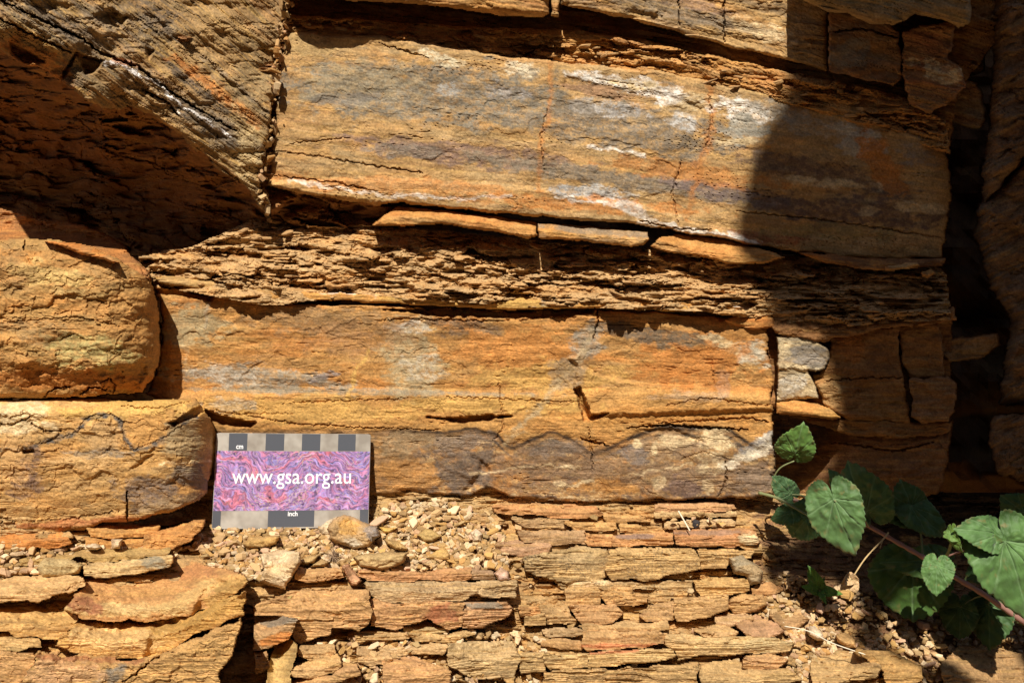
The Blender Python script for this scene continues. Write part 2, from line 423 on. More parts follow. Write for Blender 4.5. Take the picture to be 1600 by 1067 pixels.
# ------------------------------------------------------------------ big blocks
def ramp(pts):
    xs = [a for a, b in pts]; ys = [b for a, b in pts]
    return lambda U, V: np.interp(U, xs, ys)
G_ = 'joint bounded blocks of the rock face'
def block(poly, Y, p, seed, label, cat='rock block', name='rock_block', **k):
    return rock(name, poly, Y, p, seed, label=label, cat=cat, **k)

# shaded recess: the underside of the tilted block runs back into a deep hollow
def YRec(U, V):
    ed = np.interp(U, [-160, 0, 45, 96, 160, 205, 262, 318, 380, 424, 470], [30, 70, 98, 126, 168, 162, 192, 240, 286, 330, 300])
    fl = np.interp(U, [-160, 0, 120, 200, 260, 330, 430, 520], [345, 345, 370, 420, 440, 425, 372, 345])
    t = np.clip((V - ed) / np.maximum(fl - ed, 20), 0, 1.3)
    y0 = np.interp(U, [-160, 0, 200, 430, 520], [-6, -5.5, -3, .6, .8]); y1 = np.interp(U, [-160, 0, 150, 300, 430, 520, 640], [10, 10, 9.5, 6, 3, 1.8, 1.2])
    return y0 + (y1 - y0) * np.clip(t * 1.25, 0, 1) ** .75
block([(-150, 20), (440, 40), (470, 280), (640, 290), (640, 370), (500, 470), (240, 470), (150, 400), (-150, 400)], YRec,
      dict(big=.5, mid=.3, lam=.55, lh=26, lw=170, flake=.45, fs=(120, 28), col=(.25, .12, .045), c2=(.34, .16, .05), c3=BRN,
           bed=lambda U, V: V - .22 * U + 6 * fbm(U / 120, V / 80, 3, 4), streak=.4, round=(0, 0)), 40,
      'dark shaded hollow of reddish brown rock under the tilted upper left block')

# tilted upper left block
Lp = [(-160, -110), (448, -110), (446, 0), (437, 60), (427, 120), (422, 200), (412, 250), (404, 290), (412, 325), (424, 345), (404, 322), (380, 290),
      (352, 270), (318, 245), (296, 226), (262, 198), (235, 180), (205, 168), (182, 170), (160, 174), (128, 150), (96, 132), (70, 112), (45, 104),
      (20, 92), (0, 76), (-60, 60), (-160, 40)]
block(Lp, lambda U, V: -6.6 + 6.7 * np.clip(U / 430, -.3, 1) - .9 * np.sin(np.clip((V - .6 * U + 150) / 230, 0, 1) * 3.14) + .0 * V,
      dict(big=.35, mid=.14, fine=.02, lam=.05, lh=5, lw=240, flake=.06, chips=.05, fs=(90, 12), col=(.33, .21, .09), c2=(.40, .22, .08), c3=(.23, .175, .09), sc=DGR, streak=1.0, bed=bed_left,
           wall=9, round=(5, .5), jag=6, mcd=.12, speck=.3,
           cracks=[([(0, 0), (60, 30), (120, 56), (160, 84), (215, 104), (250, 132), (300, 165), (370, 205)], 2.6, .5),
                   ([(95, 128), (118, 84), (158, 96)], 4, .5), ([(225, 142), (262, 160), (282, 185)], 2, .4),
                   ([(0, 30), (60, 60), (110, 82)], 3, .4)],
           mods=[([(150, 25), (175, 15), (198, 28), (185, 50), (165, 40)], .5, 4), ([(15, 66), (40, 78), (68, 96), (36, 100), (18, 84)], .8, 3),
                 ([(118, 82), (158, 98), (150, 112), (135, 116)], .6, 3), ([(228, 74), (240, 80), (232, 92)], .4, 3),
                 ([(160, 170), (235, 176), (300, 228), (424, 345), (380, 300), (290, 235), (220, 190)], .5, 5)],
           paint=[('l', [(0, 0), (140, 70), (230, 130), (360, 215)], 16, GRY, .45), ('b', 60, 100, 70, 22, 30, ORG, .6, .3), ('b', 240, 30, 40, 30, 20, DGR, .6, .6), ('b', 100, 40, 70, 16, 30, DGR, .5, .6), ('b', 320, 190, 60, 14, 38, DGR, .7, .5), ('b', 300, 130, 80, 8, 40, DGR, .6, .5), ('b', 390, 130, 30, 50, 30, (.3, .22, .11), .6, .4), ('b', 120, 120, 26, 20, 40, DGR, .5, .3),
                  ('b', 330, 60, 40, 60, 40, TAN, .5, .3), ('b', 360, 210, 60, 24, 38, GRY, .5, .4), ('b', 190, 40, 60, 30, 20, GRY, .35, .5),
                  ('l', [(270, 90), (340, 140), (400, 190)], 7, ORG, .7), ('l', [(230, 20), (340, 110), (420, 180)], 5, GRY, .5),
                  ('b', 388, 240, 22, 70, 0, (.5, .38, .19), .6, .3),
                  ('l', [(168, 96), (190, 101), (212, 110), (222, 118), (245, 130), (262, 146), (300, 176), (362, 214)], 1.9, (.84, .82, .8), 1), ('l', [(166, 97), (190, 102), (212, 111), (222, 119)], 2.6, (.84, .82, .8), 1),
                  ('l', [(250, 150), (266, 160), (278, 176)], 1.1, WHT, .9), ('b', 196, 98, 20, 5, 14, PNK, .8, 0)]), 51,
      'tilted upper left block with steep diagonal banding and thin white veins')

# top blocks
dark_under = dict(big=.2, mid=.1, lam=.08, lh=8, round=(12, .7), wall=3.5, jag=2.5, grow=1)
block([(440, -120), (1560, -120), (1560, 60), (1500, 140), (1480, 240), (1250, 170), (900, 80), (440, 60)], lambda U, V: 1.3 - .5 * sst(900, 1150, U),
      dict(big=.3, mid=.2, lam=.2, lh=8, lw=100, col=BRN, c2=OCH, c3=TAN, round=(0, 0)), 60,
      'recessed brown seam of rock under the topmost overhanging ledge')
block([(447, -120), (857, -120), (858, 20), (848, 27), (800, 25), (760, 21), (700, 11), (640, 5), (560, 1), (455, -4), (447, -10)], -1.7,
      dict(dark_under, col=OCH, c2=BRN), 61, 'orange brown overhanging ledge at the top, left of the narrow upright joint')
block([(862, -120), (873, -120), (872, 27), (862, 25)], -1.3, dict(dark_under, round=(4, .4), col=TAN), 62, 'narrow rock sliver wedged in the joint of the top ledge')
block([(877, -120), (1292, -120), (1292, 112), (1250, 98), (1200, 86), (1150, 76), (1100, 62), (1060, 51), (1000, 34), (960, 24), (900, 12), (877, 6)], lambda U, V: -1.1 + .9 * sst(880, 1150, U),
      dict(dark_under, big=.12, round=(7, .5), col=TAN, c2=OCH, c3=GRY, speck=.3, chips=.06,
           paint=[('b', 1060, 20, 120, 12, 12, GRY, .6, .4), ('b', 1200, 50, 50, 14, 15, CRM, .6, .6), ('b', 1090, 8, 60, 10, 10, PUR, .5, .3)],
           cracks=[([(1130, -20), (1131, 20), (1132, 66)], 2, .3), ([(1060, 0), (1061, 50)], 1.5, .2)]), 63,
      'broad grey tan top ledge, right of the narrow upright joint')
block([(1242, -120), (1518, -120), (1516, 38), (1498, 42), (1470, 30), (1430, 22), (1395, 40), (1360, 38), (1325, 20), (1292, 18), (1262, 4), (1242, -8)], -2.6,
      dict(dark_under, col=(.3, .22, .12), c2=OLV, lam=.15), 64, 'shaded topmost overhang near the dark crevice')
block([(1296, 14), (1345, 12), (1378, 30), (1403, 50), (1406, 88), (1408, 118), (1396, 134), (1350, 122), (1296, 110)], -.9,
      dict(big=.15, chips=.1, col=BRN, c2=OCH, c3=GRY, round=(5, .3), grow=2, paint=[('b', 1325, 85, 28, 24, 0, GRY, .8, .3)],
           cracks=[([(1296, 50), (1350, 46), (1400, 60)], 2, .3)]), 65, 'squarish brown block below the topmost overhang, right of a dark joint')
block([(1413, 52), (1440, 44), (1490, 36), (1488, 66), (1478, 92), (1498, 108), (1507, 132), (1482, 158), (1452, 176), (1424, 160), (1413, 120)], -1.0,
      dict(big=.2, chips=.12, lam=.1, col=(.3, .15, .06), c2=RED, c3=BRN, round=(5, .3), grow=3,
           paint=[('b', 1470, 114, 34, 14, 20, CRM, .75, .5), ('b', 1430, 96, 14, 7, 10, CRM, .6, .5)]), 66, 'reddish block with a pale patch beside the upper crevice')

# upper crumbly seam
def shale(poly, Y, p, seed, label, n, size, rs, **k):
    o = rock('shale_band', poly, Y, p, seed, label=label, cat='shale layer', **k)
    r = random.Random(rs); PA = np.array(poly, float); cnt = 0
    while cnt < n:
        u = r.uniform(max(PA[:, 0].min(), -20), min(PA[:, 0].max(), 1620)); v = r.uniform(max(PA[:, 1].min(), -10), PA[:, 1].max())
        if sdf(poly, np.array([u]), np.array([v]))[0] < 5: continue
        y = float(Y(np.array([u]), np.array([v]))[0] if callable(Y) else Y)
        w = r.uniform(*size)
        chip('flake', r.choice(SF), u, v, y + r.uniform(-.1, .4), w, (r.gauss(.15, .22), r.gauss(.06, .14), r.uniform(0, 6.28) if r.random() < .4 else r.gauss(0, .5)), parent=o); cnt += 1
    return o
shale([(440, 22), (560, 30), (700, 40), (850, 46), (900, 46), (1000, 62), (1100, 84), (1250, 116), (1400, 146), (1482, 190), (1484, 240), (1400, 215),
       (1260, 172), (1100, 136), (1000, 120), (880, 104), (760, 88), (600, 68), (440, 60)], lambda U, V: .35 - .35 * sst(950, 1150, U),
      dict(big=.15, mid=.16, fine=.05, flake=.22, fs=(46, 9), lam=.12, lh=6, lw=70, col=OCH, c2=(.42, .2, .07), c3=TAN, speck=.3, jag=3), 70,
      'thin crumbly orange shale seam sloping down under the top ledge', 90, (8, 26), 5)

# upper smooth face
UP = [(447, 50), (560, 54), (640, 62), (700, 72), (800, 88), (900, 99), (1050, 113), (1200, 145), (1300, 172), (1400, 200), (1478, 226), (1487, 300), (1478, 360),
      (1470, 402), (1400, 407), (1300, 400), (1220, 391), (1130, 373), (1050, 361), (1000, 352), (900, 345), (840, 340), (740, 331), (625, 318), (590, 322),
      (560, 315), (500, 308), (440, 298), (417, 290), (420, 250), (430, 180), (437, 100)]
block(UP, lambda U, V: -.25 * sst(60, 250, V) + .25 * np.sin(U / 170.) + 1.2 * sst(1430, 1490, U),
      dict(big=.13, mid=.045, fine=.016, lam=.014, lh=8, lw=130, chips=.06, col=(.46, .29, .12), c2=(.46, .25, .09), c3=(.42, .31, .16), round=(6, .45), wall=3, speck=.22, streak=.55, mcd=.12,
           mods=[([(885, 118), (960, 138), (1060, 150), (1098, 170), (1095, 190), (1040, 168), (960, 160), (900, 152), (878, 136)], .10, 4),
                 ([(560, 280), (800, 290), (1000, 320), (1220, 390), (1100, 372), (900, 345), (640, 320), (420, 300), (420, 285)], -.18, 5)],
           cracks=[([(590, 68), (650, 85), (672, 92)], 1.6, .2), ([(455, 225), (550, 215)], 1.4, .12), ([(1108, 150), (1112, 190), (1104, 230)], 2.2, .12),
                   ([(424, 235), (500, 245), (600, 262), (660, 270)], 1.8, .2), ([(850, 265), (845, 215), (856, 170)], 1.5, .10),
                   ([(1060, 350), (1050, 300), (1066, 250)], 2, .12), ([(1000, 345), (1050, 357), (1110, 360)], 2, .25), ([(430, 275), (520, 285), (590, 300)], 1.8, .2),
                   ([(1260, 150), (1350, 178), (1440, 205), (1478, 215)], 3, .4), ([(1150, 330), (1300, 345), (1470, 372)], 1.8, .15)],
           paint=[('b', 700, 150, 270, 46, 4, (.24, .205, .15), .9, .4), ('b', 560, 130, 90, 34, 0, (.33, .28, .18), .5, .4), ('b', 1000, 205, 180, 34, 8, GRY, .75, .45), ('b', 540, 155, 70, 10, 0, BLU, .6, .3),
                  ('b', 720, 240, 180, 18, 6, PUR, .7, .3), ('b', 960, 280, 220, 14, 9, GRY, .8, .25), ('b', 1150, 305, 120, 13, 12, (.2, .15, .13), .75, .3),
                  ('b', 640, 237, 60, 12, 3, (.22, .18, .14), .7, .3), ('b', 900, 300, 60, 12, 6, (.33, .32, .30), .8, .4), ('b', 948, 302, 44, 13, 8, (.48, .46, .42), .85, .45),
                  ('b', 940, 125, 60, 8, 12, WHT, .9, .45), ('b', 1030, 145, 70, 15, 14, WHT, .95, .40), ('b', 985, 132, 40, 9, 8, CRM, .8, .4), ('b', 935, 142, 56, 9, 8, (.36, .22, .12), .85, .1),
                  ('b', 1165, 175, 50, 18, 8, WHT, .8, .45), ('b', 1158, 202, 32, 20, 0, (.34, .32, .26), .9, .15), ('b', 1156, 222, 40, 6, 0, CRM, .7, .3),
                  ('b', 1085, 160, 24, 14, 0, CRM, .7, .5), ('b', 1070, 190, 26, 16, 20, (.5, .49, .46), .7, .5), ('b', 960, 172, 44, 14, 6, (.45, .43, .40), .7, .6), ('b', 910, 165, 24, 14, 0, (.30, .27, .23), .7, .4),
                  ('b', 810, 108, 34, 11, 6, (.62, .54, .38), .8, .5), ('b', 690, 92, 40, 9, 14, (.62, .54, .36), .8, .5), ('b', 705, 140, 30, 12, 0, (.4, .38, .34), .6, .6), ('b', 790, 145, 40, 12, 10, (.36, .34, .32), .6, .6),
                  ('b', 1340, 222, 36, 26, 10, (.46, .42, .34), .95, .2), ('b', 1335, 205, 40, 8, 8, (.58, .54, .44), .8, .4), ('b', 1300, 284, 60, 7, 6, (.62, .48, .26), .9, .4), ('b', 1390, 300, 50, 14, 6, (.14, .1, .075), .7, .4), ('b', 1180, 372, 80, 10, 4, RED, .6, .4), ('b', 1230, 175, 60, 16, 12, (.34, .31, .25), .6, .4), ('b', 1270, 200, 60, 16, 12, (.36, .33, .27), .5, .5), ('b', 1440, 240, 36, 24, 0, (.3, .25, .2), .6, .5),
                  ('b', 1380, 260, 22, 60, -30, ORG, .7, .2), ('b', 1290, 285, 70, 10, 6, CRM, .6, .5), ('b', 1330, 330, 140, 26, 5, (.16, .1, .07), .75, .35), ('b', 1250, 260, 100, 18, 8, (.18, .11, .07), .7, .3),
                  ('b', 1440, 325, 50, 8, 8, CRM, .6, .3), ('b', 1300, 362, 90, 12, 2, OLV, .6, .4), ('b', 1355, 328, 14, 8, 0, CRM, .5, .3),
                  ('b', 1080, 270, 120, 16, 8, ORG, .5, .2), ('b', 900, 318, 180, 12, 3, ORG, .6, .3), ('b', 620, 290, 180, 14, 2, ORG, .45, .3), ('b', 480, 70, 60, 14, 4, (.5, .36, .16), .5, .2),
                  ('l', [(860, 100), (862, 150), (848, 220), (842, 300)], 4, ORG, .5), ('l', [(1108, 130), (1112, 200), (1095, 260), (1072, 340)], 5, ORG, .55),
                  ('l', [(450, 282), (600, 306), (650, 305), (720, 312), (800, 306)], 2.2, WHT, .6), ('l', [(920, 228), (990, 238), (1010, 244)], 2.2, WHT, .75), ('l', [(870, 308), (960, 318), (1010, 345), (1180, 378)], 2.4, WHT, .75),
                  ('l', [(1000, 348), (1030, 360), (1150, 370), (1190, 384)], 3, WHT, .7), ('b', 990, 325, 26, 12, 20, (.5, .46, .4), .6, .3)]), 80,
      'broad smooth upper rock face with grey, ochre and white mineral patches', cat='rock face', name='rock_bed')
# lip pieces under the upper face
lipp = dict(big=.06, mid=.05, fine=.03, lam=.05, lh=7, round=(4, .3), wall=2.2, jag=2.4, slab=(9, .07), col=OCH, c2=TAN, c3=ORG, chips=.04)
block([(577, 354), (600, 338), (622, 320), (660, 326), (720, 332), (790, 340), (838, 346), (840, 368), (826, 372), (776, 362), (730, 356), (690, 350), (630, 352)], -.95, lipp, 90,
      'longest ledge flake jutting under the upper face, pointed at its left end', cat='rock slab', name='rock_slab')
block([(841, 350), (880, 349), (940, 355), (1012, 361), (1014, 374), (1006, 382), (985, 386), (960, 384), (925, 378), (880, 374), (843, 371)], -1.05, dict(lipp, c3=GRY, paint=[('b', 930, 360, 90, 6, 4, GRY, .6, .2)]), 91,
      'flat grey topped ledge flake with a broken square right end', cat='rock slab', name='rock_slab')
block([(1016, 385), (1030, 372), (1060, 364), (1110, 370), (1160, 380), (1200, 392), (1226, 402), (1190, 412), (1140, 412), (1100, 402), (1050, 396)], -.8, dict(lipp, slab=(12, .06)), 92,
      'orange ledge flake crossed by the shadow edge, under the upper face', cat='rock slab', name='rock_slab')
block([(1246, 394), (1330, 398), (1400, 400), (1476, 405), (1470, 414), (1430, 420), (1380, 424), (1330, 418), (1290, 410)], -.5, dict(lipp, col=BRN, slab=(8, .06)), 93,
      'shaded brown ledge flake next to the dark crevice, under the upper face', cat='rock slab', name='rock_slab')
block([(1380, 414), (1434, 409), (1438, 415), (1400, 424), (1382, 424)], -.9, dict(lipp, col=TAN, slab=(4, .06)), 94, 'small tan stone lying in the shaded crumbly seam', cat='stone', name='stone')
block([(1438, 424), (1455, 420), (1462, 427), (1450, 434), (1440, 432)], -.9, dict(lipp, col=OCH, slab=(5, .06), jag=1), 95, 'tiny ochre stone at the end of the shaded seam', cat='stone', name='stone')

# main crumbly seam
def YS(U, V): return .15 + 1.25 * sst(440, 350, V - .03 * (U - 700)) - .5 * sst(440, 470, V) + .25 * np.sin(U / 60.) + 1.0 * sst(330, 250, U)
shale([(215, 400), (300, 385), (390, 345), (430, 335), (470, 352), (520, 352), (600, 352), (700, 362), (900, 382), (1100, 395), (1200, 400), (1450, 405), (1478, 430), (1486, 500),
       (1300, 512), (1200, 500), (1100, 488), (900, 480), (700, 472), (520, 466), (420, 480), (320, 460), (232, 448)], YS,
      dict(big=.35, mid=.3, fine=.06, flake=.42, fs=(66, 12), lam=.13, lh=7, lw=70, chips=.12, col=(.48, .31, .14), c2=OCH, c3=(.44, .31, .16), speck=.3, jag=3, round=(0, 0), streak=.2), 100,
      'thick crumbly band of flaky brown shale across the middle of the face', 210, (7, 22), 7)

# middle and lower face: one long block
DOME_U = [250, 560, 600, 690, 740, 775, 798, 830, 860, 895, 922, 950, 990, 1030, 1140, 1165, 1185, 1208]
DOME_V = [672, 672, 674, 676, 668, 680, 702, 688, 674, 686, 708, 703, 682, 667, 671, 690, 702, 684]
_du = np.arange(200, 1260.); _dv = np.convolve(np.pad(np.interp(_du, DOME_U, DOME_V), 9, mode='edge'), np.hanning(21)[1:-1] / np.hanning(21)[1:-1].sum(), 'valid')
def dome(U, V): return np.interp(U, _du, _dv) + 2.5 * fbm(U / 40, V / 40, 3, 19)
def YF(U, V):
    y = .15 * np.sin(U / 140.) - .1 * np.cos(V / 60.)
    y = y - .28 * sst(604, 622, V + 3 * np.sin(U / 70.))                      # laminated strip stands proud
    y = y + .09 * sst(-5, 5, V - dome(U, V))                                  # domed contact of the lower bed
    y = y + .3 * sst(270, 240, U)
    return y
FP = [(240, 447), (330, 460), (450, 474), (600, 476), (700, 482), (800, 486), (930, 484), (1050, 490), (1150, 500), (1198, 512), (1203, 560), (1207, 600), (1206, 640), (1208, 700), (1211, 774),
      (1150, 778), (1060, 781), (1000, 782), (900, 784), (840, 780), (800, 776), (760, 764), (735, 774), (700, 776), (660, 770), (640, 767), (610, 772), (585, 774), (480, 778), (320, 776),
      (324, 700), (318, 640), (260, 628), (225, 616), (238, 600), (250, 560), (253, 500), (250, 468)]
block(FP, YF,
      dict(big=.14, mid=.05, fine=.018, lam=.024, lh=5.2, lw=150, chips=.08, col=OCH, c2=ORG, c3=(.44, .28, .11), round=(5, .4), wall=3, streak=.45, mcd=.16, speck=.14,
           mods=[([(600, 484), (680, 482), (800, 486), (930, 482), (925, 490), (850, 496), (790, 498), (740, 494), (680, 494), (640, 488)], 1.0, 2),
                 ([(668, 651), (705, 653), (735, 650), (770, 648), (800, 650), (770, 655), (735, 660), (715, 660)], 1.0, 2),
                 ([(897, 608), (906, 606), (918, 630), (922, 648), (950, 646), (930, 656), (912, 657), (905, 630)], .8, 2),
                 ([(320, 640), (350, 650), (400, 660), (392, 668), (350, 664), (325, 656)], 1.4, 2),
                 ([(240, 452), (300, 455), (335, 464), (330, 470), (290, 464), (245, 460)], .6, 2),
                 ([(404, 470), (440, 472), (436, 476), (406, 477)], .4, 2),
                 ([(1115, 488), (1130, 485), (1165, 480), (1150, 492), (1125, 500)], .35, 3),
                 ([(890, 560), (905, 555), (898, 606), (900, 612), (920, 650), (1206, 640), (1206, 610), (1000, 600), (940, 590)], -.30, 4),
                 ([(690, 730), (760, 760), (700, 772), (640, 766), (690, 760)], .15, 5), ([(745, 742), (752, 720), (765, 735), (738, 768), (725, 768)], .25, 4),
                 ([(1000, 672), (1050, 668), (1100, 690), (1040, 678)], .2, 3)],
           cracks=[([(335, 640), (450, 660), (560, 668), (690, 672)], 1.4, .18), ([(780, 600), (786, 670), (770, 690)], 1.6, .12), ([(930, 470), (935, 500), (928, 530)], 2, .3),
                   ([(920, 668), (925, 700), (926, 735)], 1.5, .18), ([(980, 668), (1040, 664), (1110, 668), (1170, 672)], 2.4, .4), ([(905, 684), (925, 690), (950, 696)], 2.2, .4),
                   ([(600, 500), (640, 498), (760, 502), (900, 495)], 2, .2), ([(1040, 634), (1100, 622), (1206, 634)], 1.5, .15), ([(1125, 655), (1160, 652), (1206, 660)], 2, .3),
                   ([(545, 470), (640, 480), (690, 498)], 1.6, .2), ([(1113, 560), (1115, 610)], 1.4, .08), ([(1030, 660), (1150, 655)], 1.6, .2), ([(270, 640), (350, 648), (460, 645)], 1.2, .1),
                   ([(1060, 720), (1100, 705), (1150, 720)], 1.4, .1), ([(1120, 780), (1135, 750), (1133, 720)], 1.5, .2), ([(700, 620), (900, 628)], 1.3, .14), ([(440, 630), (640, 622)], 1.2, .14)],
           paint=[('f', lambda U, V: sst(604, 612, V + 3 * np.sin(U / 50)) * sst(3, -3, V - dome(U, V)), (.51, .28, .085), .6, .3), ('f', lambda U, V: sst(-2, 3, V - dome(U, V)) * sst(792, 770, V - .01 * U), (.25, .15, .072), .9, .5), ('n', (.14, .11, .085), (34, 24), .35, .0), ('f', lambda U, V: sst(.1, .35, fbm(U / 26, V / 16, 6, 155, .65)) * sst(6, 14, V - dome(U, V)) * sst(600, 680, U), (.13, .10, .08), .7, .3), ('f', lambda U, V: sst(.3, .45, fbm(U / 20, V / 9, 6, 157, .7)) * sst(4, 10, V - dome(U, V)) * sst(600, 680, U), (.52, .36, .17), .7, .2),
                  ('f', lambda U, V: np.exp(-((V - dome(U, V)) / (3.4 + 2.6 * fbm(U / 30, V / 30, 3, 44))) ** 2) * sst(560, 640, U), (.05, .04, .034), 1.0, .15), ('f', lambda U, V: np.exp(-((V - dome(U, V) + 9) / 1.6) ** 2), (.30, .16, .05), .6, .4),
                  ('f', lambda U, V: np.exp(-((V - dome(U, V) - 12) / 2.2) ** 2) * sst(700, 740, U), (.07, .056, .045), .95, .35),
                  ('b', 300, 510, 46, 32, 0, (.36, .29, .16), .7, .2), ('b', 400, 590, 140, 20, 5, (.34, .28, .20), .8, .4), ('b', 350, 585, 60, 14, 10, (.5, .45, .36), .6, .6), ('b', 500, 590, 30, 6, -15, (.22, .2, .2), .6, .4),
                  ('b', 490, 500, 120, 22, 3, (.30, .19, .09), .65, .3), ('b', 640, 560, 46, 60, -6, (.40, .31, .17), .75, .3), ('b', 640, 512, 28, 12, 0, (.5, .46, .38), .6, .5), ('b', 660, 575, 30, 22, 0, (.5, .45, .34), .5, .6),
                  ('b', 560, 530, 70, 26, 0, (.36, .2, .09), .5, .4), ('b', 720, 512, 60, 14, 8, (.24, .15, .08), .8, .35), ('b', 820, 545, 90, 32, 0, (.52, .23, .06), .7, .2), ('b', 850, 590, 110, 26, 0, YEL, .5, .3),
                  ('b', 985, 518, 60, 12, 10, (.17, .12, .075), .85, .25), ('b', 1060, 530, 70, 14, 4, (.18, .13, .08), .8, .3), ('b', 920, 530, 24, 30, 20, (.32, .27, .2), .75, .3), ('b', 890, 580, 26, 36, 35, (.31, .22, .13), .65, .3),
                  ('b', 1140, 545, 40, 9, 25, CRM, .7, .4), ('b', 1182, 552, 26, 18, 10, (.52, .46, .34), .85, .3), ('b', 1090, 570, 90, 36, 0, ORG, .6, .2), ('b', 1130, 600, 12, 26, 0, (.33, .2, .12), .5, .3), ('b', 1080, 620, 60, 8, 0, (.4, .3, .2), .4, .4),
                  ('b', 560, 612, 280, 5, 1, (.26, .22, .15), .65, .3), ('b', 480, 640, 180, 20, 0, YEL, .45, .1), ('b', 760, 632, 150, 14, 0, YEL, .5, .1), ('b', 1060, 650, 160, 14, 0, (.55, .27, .07), .5, .1), ('b', 360, 632, 40, 12, 0, (.45, .4, .3), .5, .4),
                  # lower folded bed
                  ('b', 640, 690, 70, 18, 0, (.28, .2, .11), .7, .3), ('b', 640, 745, 60, 26, 0, OCH, .5, .2), ('b', 735, 735, 56, 34, 0, (.17, .125, .09), .9, .2), ('b', 720, 690, 60, 14, -10, (.24, .18, .13), .7, .3),
                  ('b', 800, 740, 40, 34, 0, (.42, .2, .06), .55, .5), ('b', 860, 730, 80, 34, 0, (.22, .14, .08), .7, .4), ('b', 875, 700, 44, 14, 0, (.20, .15, .11), .7, .3), ('b', 960, 730, 60, 30, 0, (.24, .15, .08), .6, .5), ('b', 950, 760, 50, 14, 0, OCH, .7, .3),
                  ('b', 1040, 700, 60, 22, 0, (.33, .22, .12), .7, .4), ('b', 990, 705, 20, 20, 40, (.2, .16, .13), .7, .3), ('b', 1100, 745, 120, 26, 0, (.23, .15, .085), .75, .4), ('b', 1070, 760, 30, 16, 0, (.17, .11, .08), .8, .2),
                  ('b', 1185, 750, 34, 26, 0, (.22, .16, .11), .7, .3), ('b', 1120, 690, 34, 16, 25, CRM, .9, .4), ('b', 1175, 705, 46, 13, -25, (.72, .64, .48), .95, .3), ('b', 1195, 690, 22, 12, -40, (.78, .72, .58), .9, .2), ('b', 1060, 690, 34, 10, -5, CRM, .6, .5), ('b', 995, 692, 8, 8, 0, CRM, .8, .3), ('b', 1022, 700, 5, 9, 0, CRM, .7, .2),
                  ('b', 1110, 725, 20, 20, 0, CRM, .5, .6), ('b', 1030, 755, 10, 12, 40, CRM, .6, .4), ('b', 1108, 760, 10, 10, 0, CRM, .5, .5),
                  ('l', [(840, 700), (865, 688), (890, 704)], 2.4, (.2, .16, .12), .6),
                  ('l', [(1160, 704), (1180, 694), (1206, 680)], 5, (.2, .18, .17), .8),
                  ('l', [(735, 740), (780, 736), (860, 726), (905, 732)], 1.4, CRM, .8), ('l', [(870, 755), (900, 758), (925, 750)], 2, CRM, .8), ('l', [(980, 742), (1040, 732), (1080, 724)], 1.6, CRM, .6), ('l', [(790, 775), (860, 779), (950, 782)], 2, CRM, .7),
                  ('l', [(578, 548), (560, 575), (545, 612), (535, 650)], 2.4, YEL, .85), ('l', [(928, 515), (905, 560), (870, 600), (840, 640), (790, 690)], 5, (.42, .32, .18), .7),
                  ('l', [(290, 540), (292, 580), (300, 590)], 3, CRM, .4), ('l', [(325, 470), (322, 510)], 3, (.4, .36, .28), .4), ('l', [(420, 740), (480, 730), (560, 725)], 1.5, CRM, .3)]), 110,
      'long ochre bed with wood-like laminae above grey folded domes, behind the scale card', cat='rock face', name='rock_bed')
# thin lip over the middle bed
block([(236, 431), (300, 432), (380, 444), (450, 455), (560, 458), (640, 462), (760, 463), (900, 461), (1050, 464), (1140, 474), (1168, 482), (1120, 488), (1040, 488), (1000, 482), (930, 481), (880, 483), (800, 485),
       (700, 480), (610, 474), (520, 470), (430, 470), (330, 456), (250, 442)], lambda U, V: -.35 + .3 * sst(600, 400, U) + .1 * np.sin(U / 40.),
      dict(big=.08, mid=.05, lam=.06, lh=5, lw=90, col=YEL, c2=ORG, c3=OCH, round=(4, .3), slab=(11, .07), jag=2.6, streak=.6,
           paint=[('l', [(500, 455), (600, 458), (700, 461)], 2.5, WHT, .7), ('l', [(860, 464), (950, 463), (1100, 468), (1165, 480)], 2.5, WHT, .7), ('b', 870, 474, 30, 6, 0, GRY, .7, .2), ('b', 320, 445, 100, 10, 8, TAN, .7, .2)]), 120,
      'thin orange lip overhanging a dark slot below the crumbly band', cat='rock slab', name='rock_slab')
block([(1172, 478), (1206, 482), (1210, 512), (1180, 515), (1150, 510), (1128, 500), (1150, 492)], -.2, dict(big=.05, lam=.05, col=ORG, c2=OCH, slab=(14, .05), jag=2), 121,
      'small orange wedge at the right end of the thin lip', cat='rock slab', name='rock_slab')

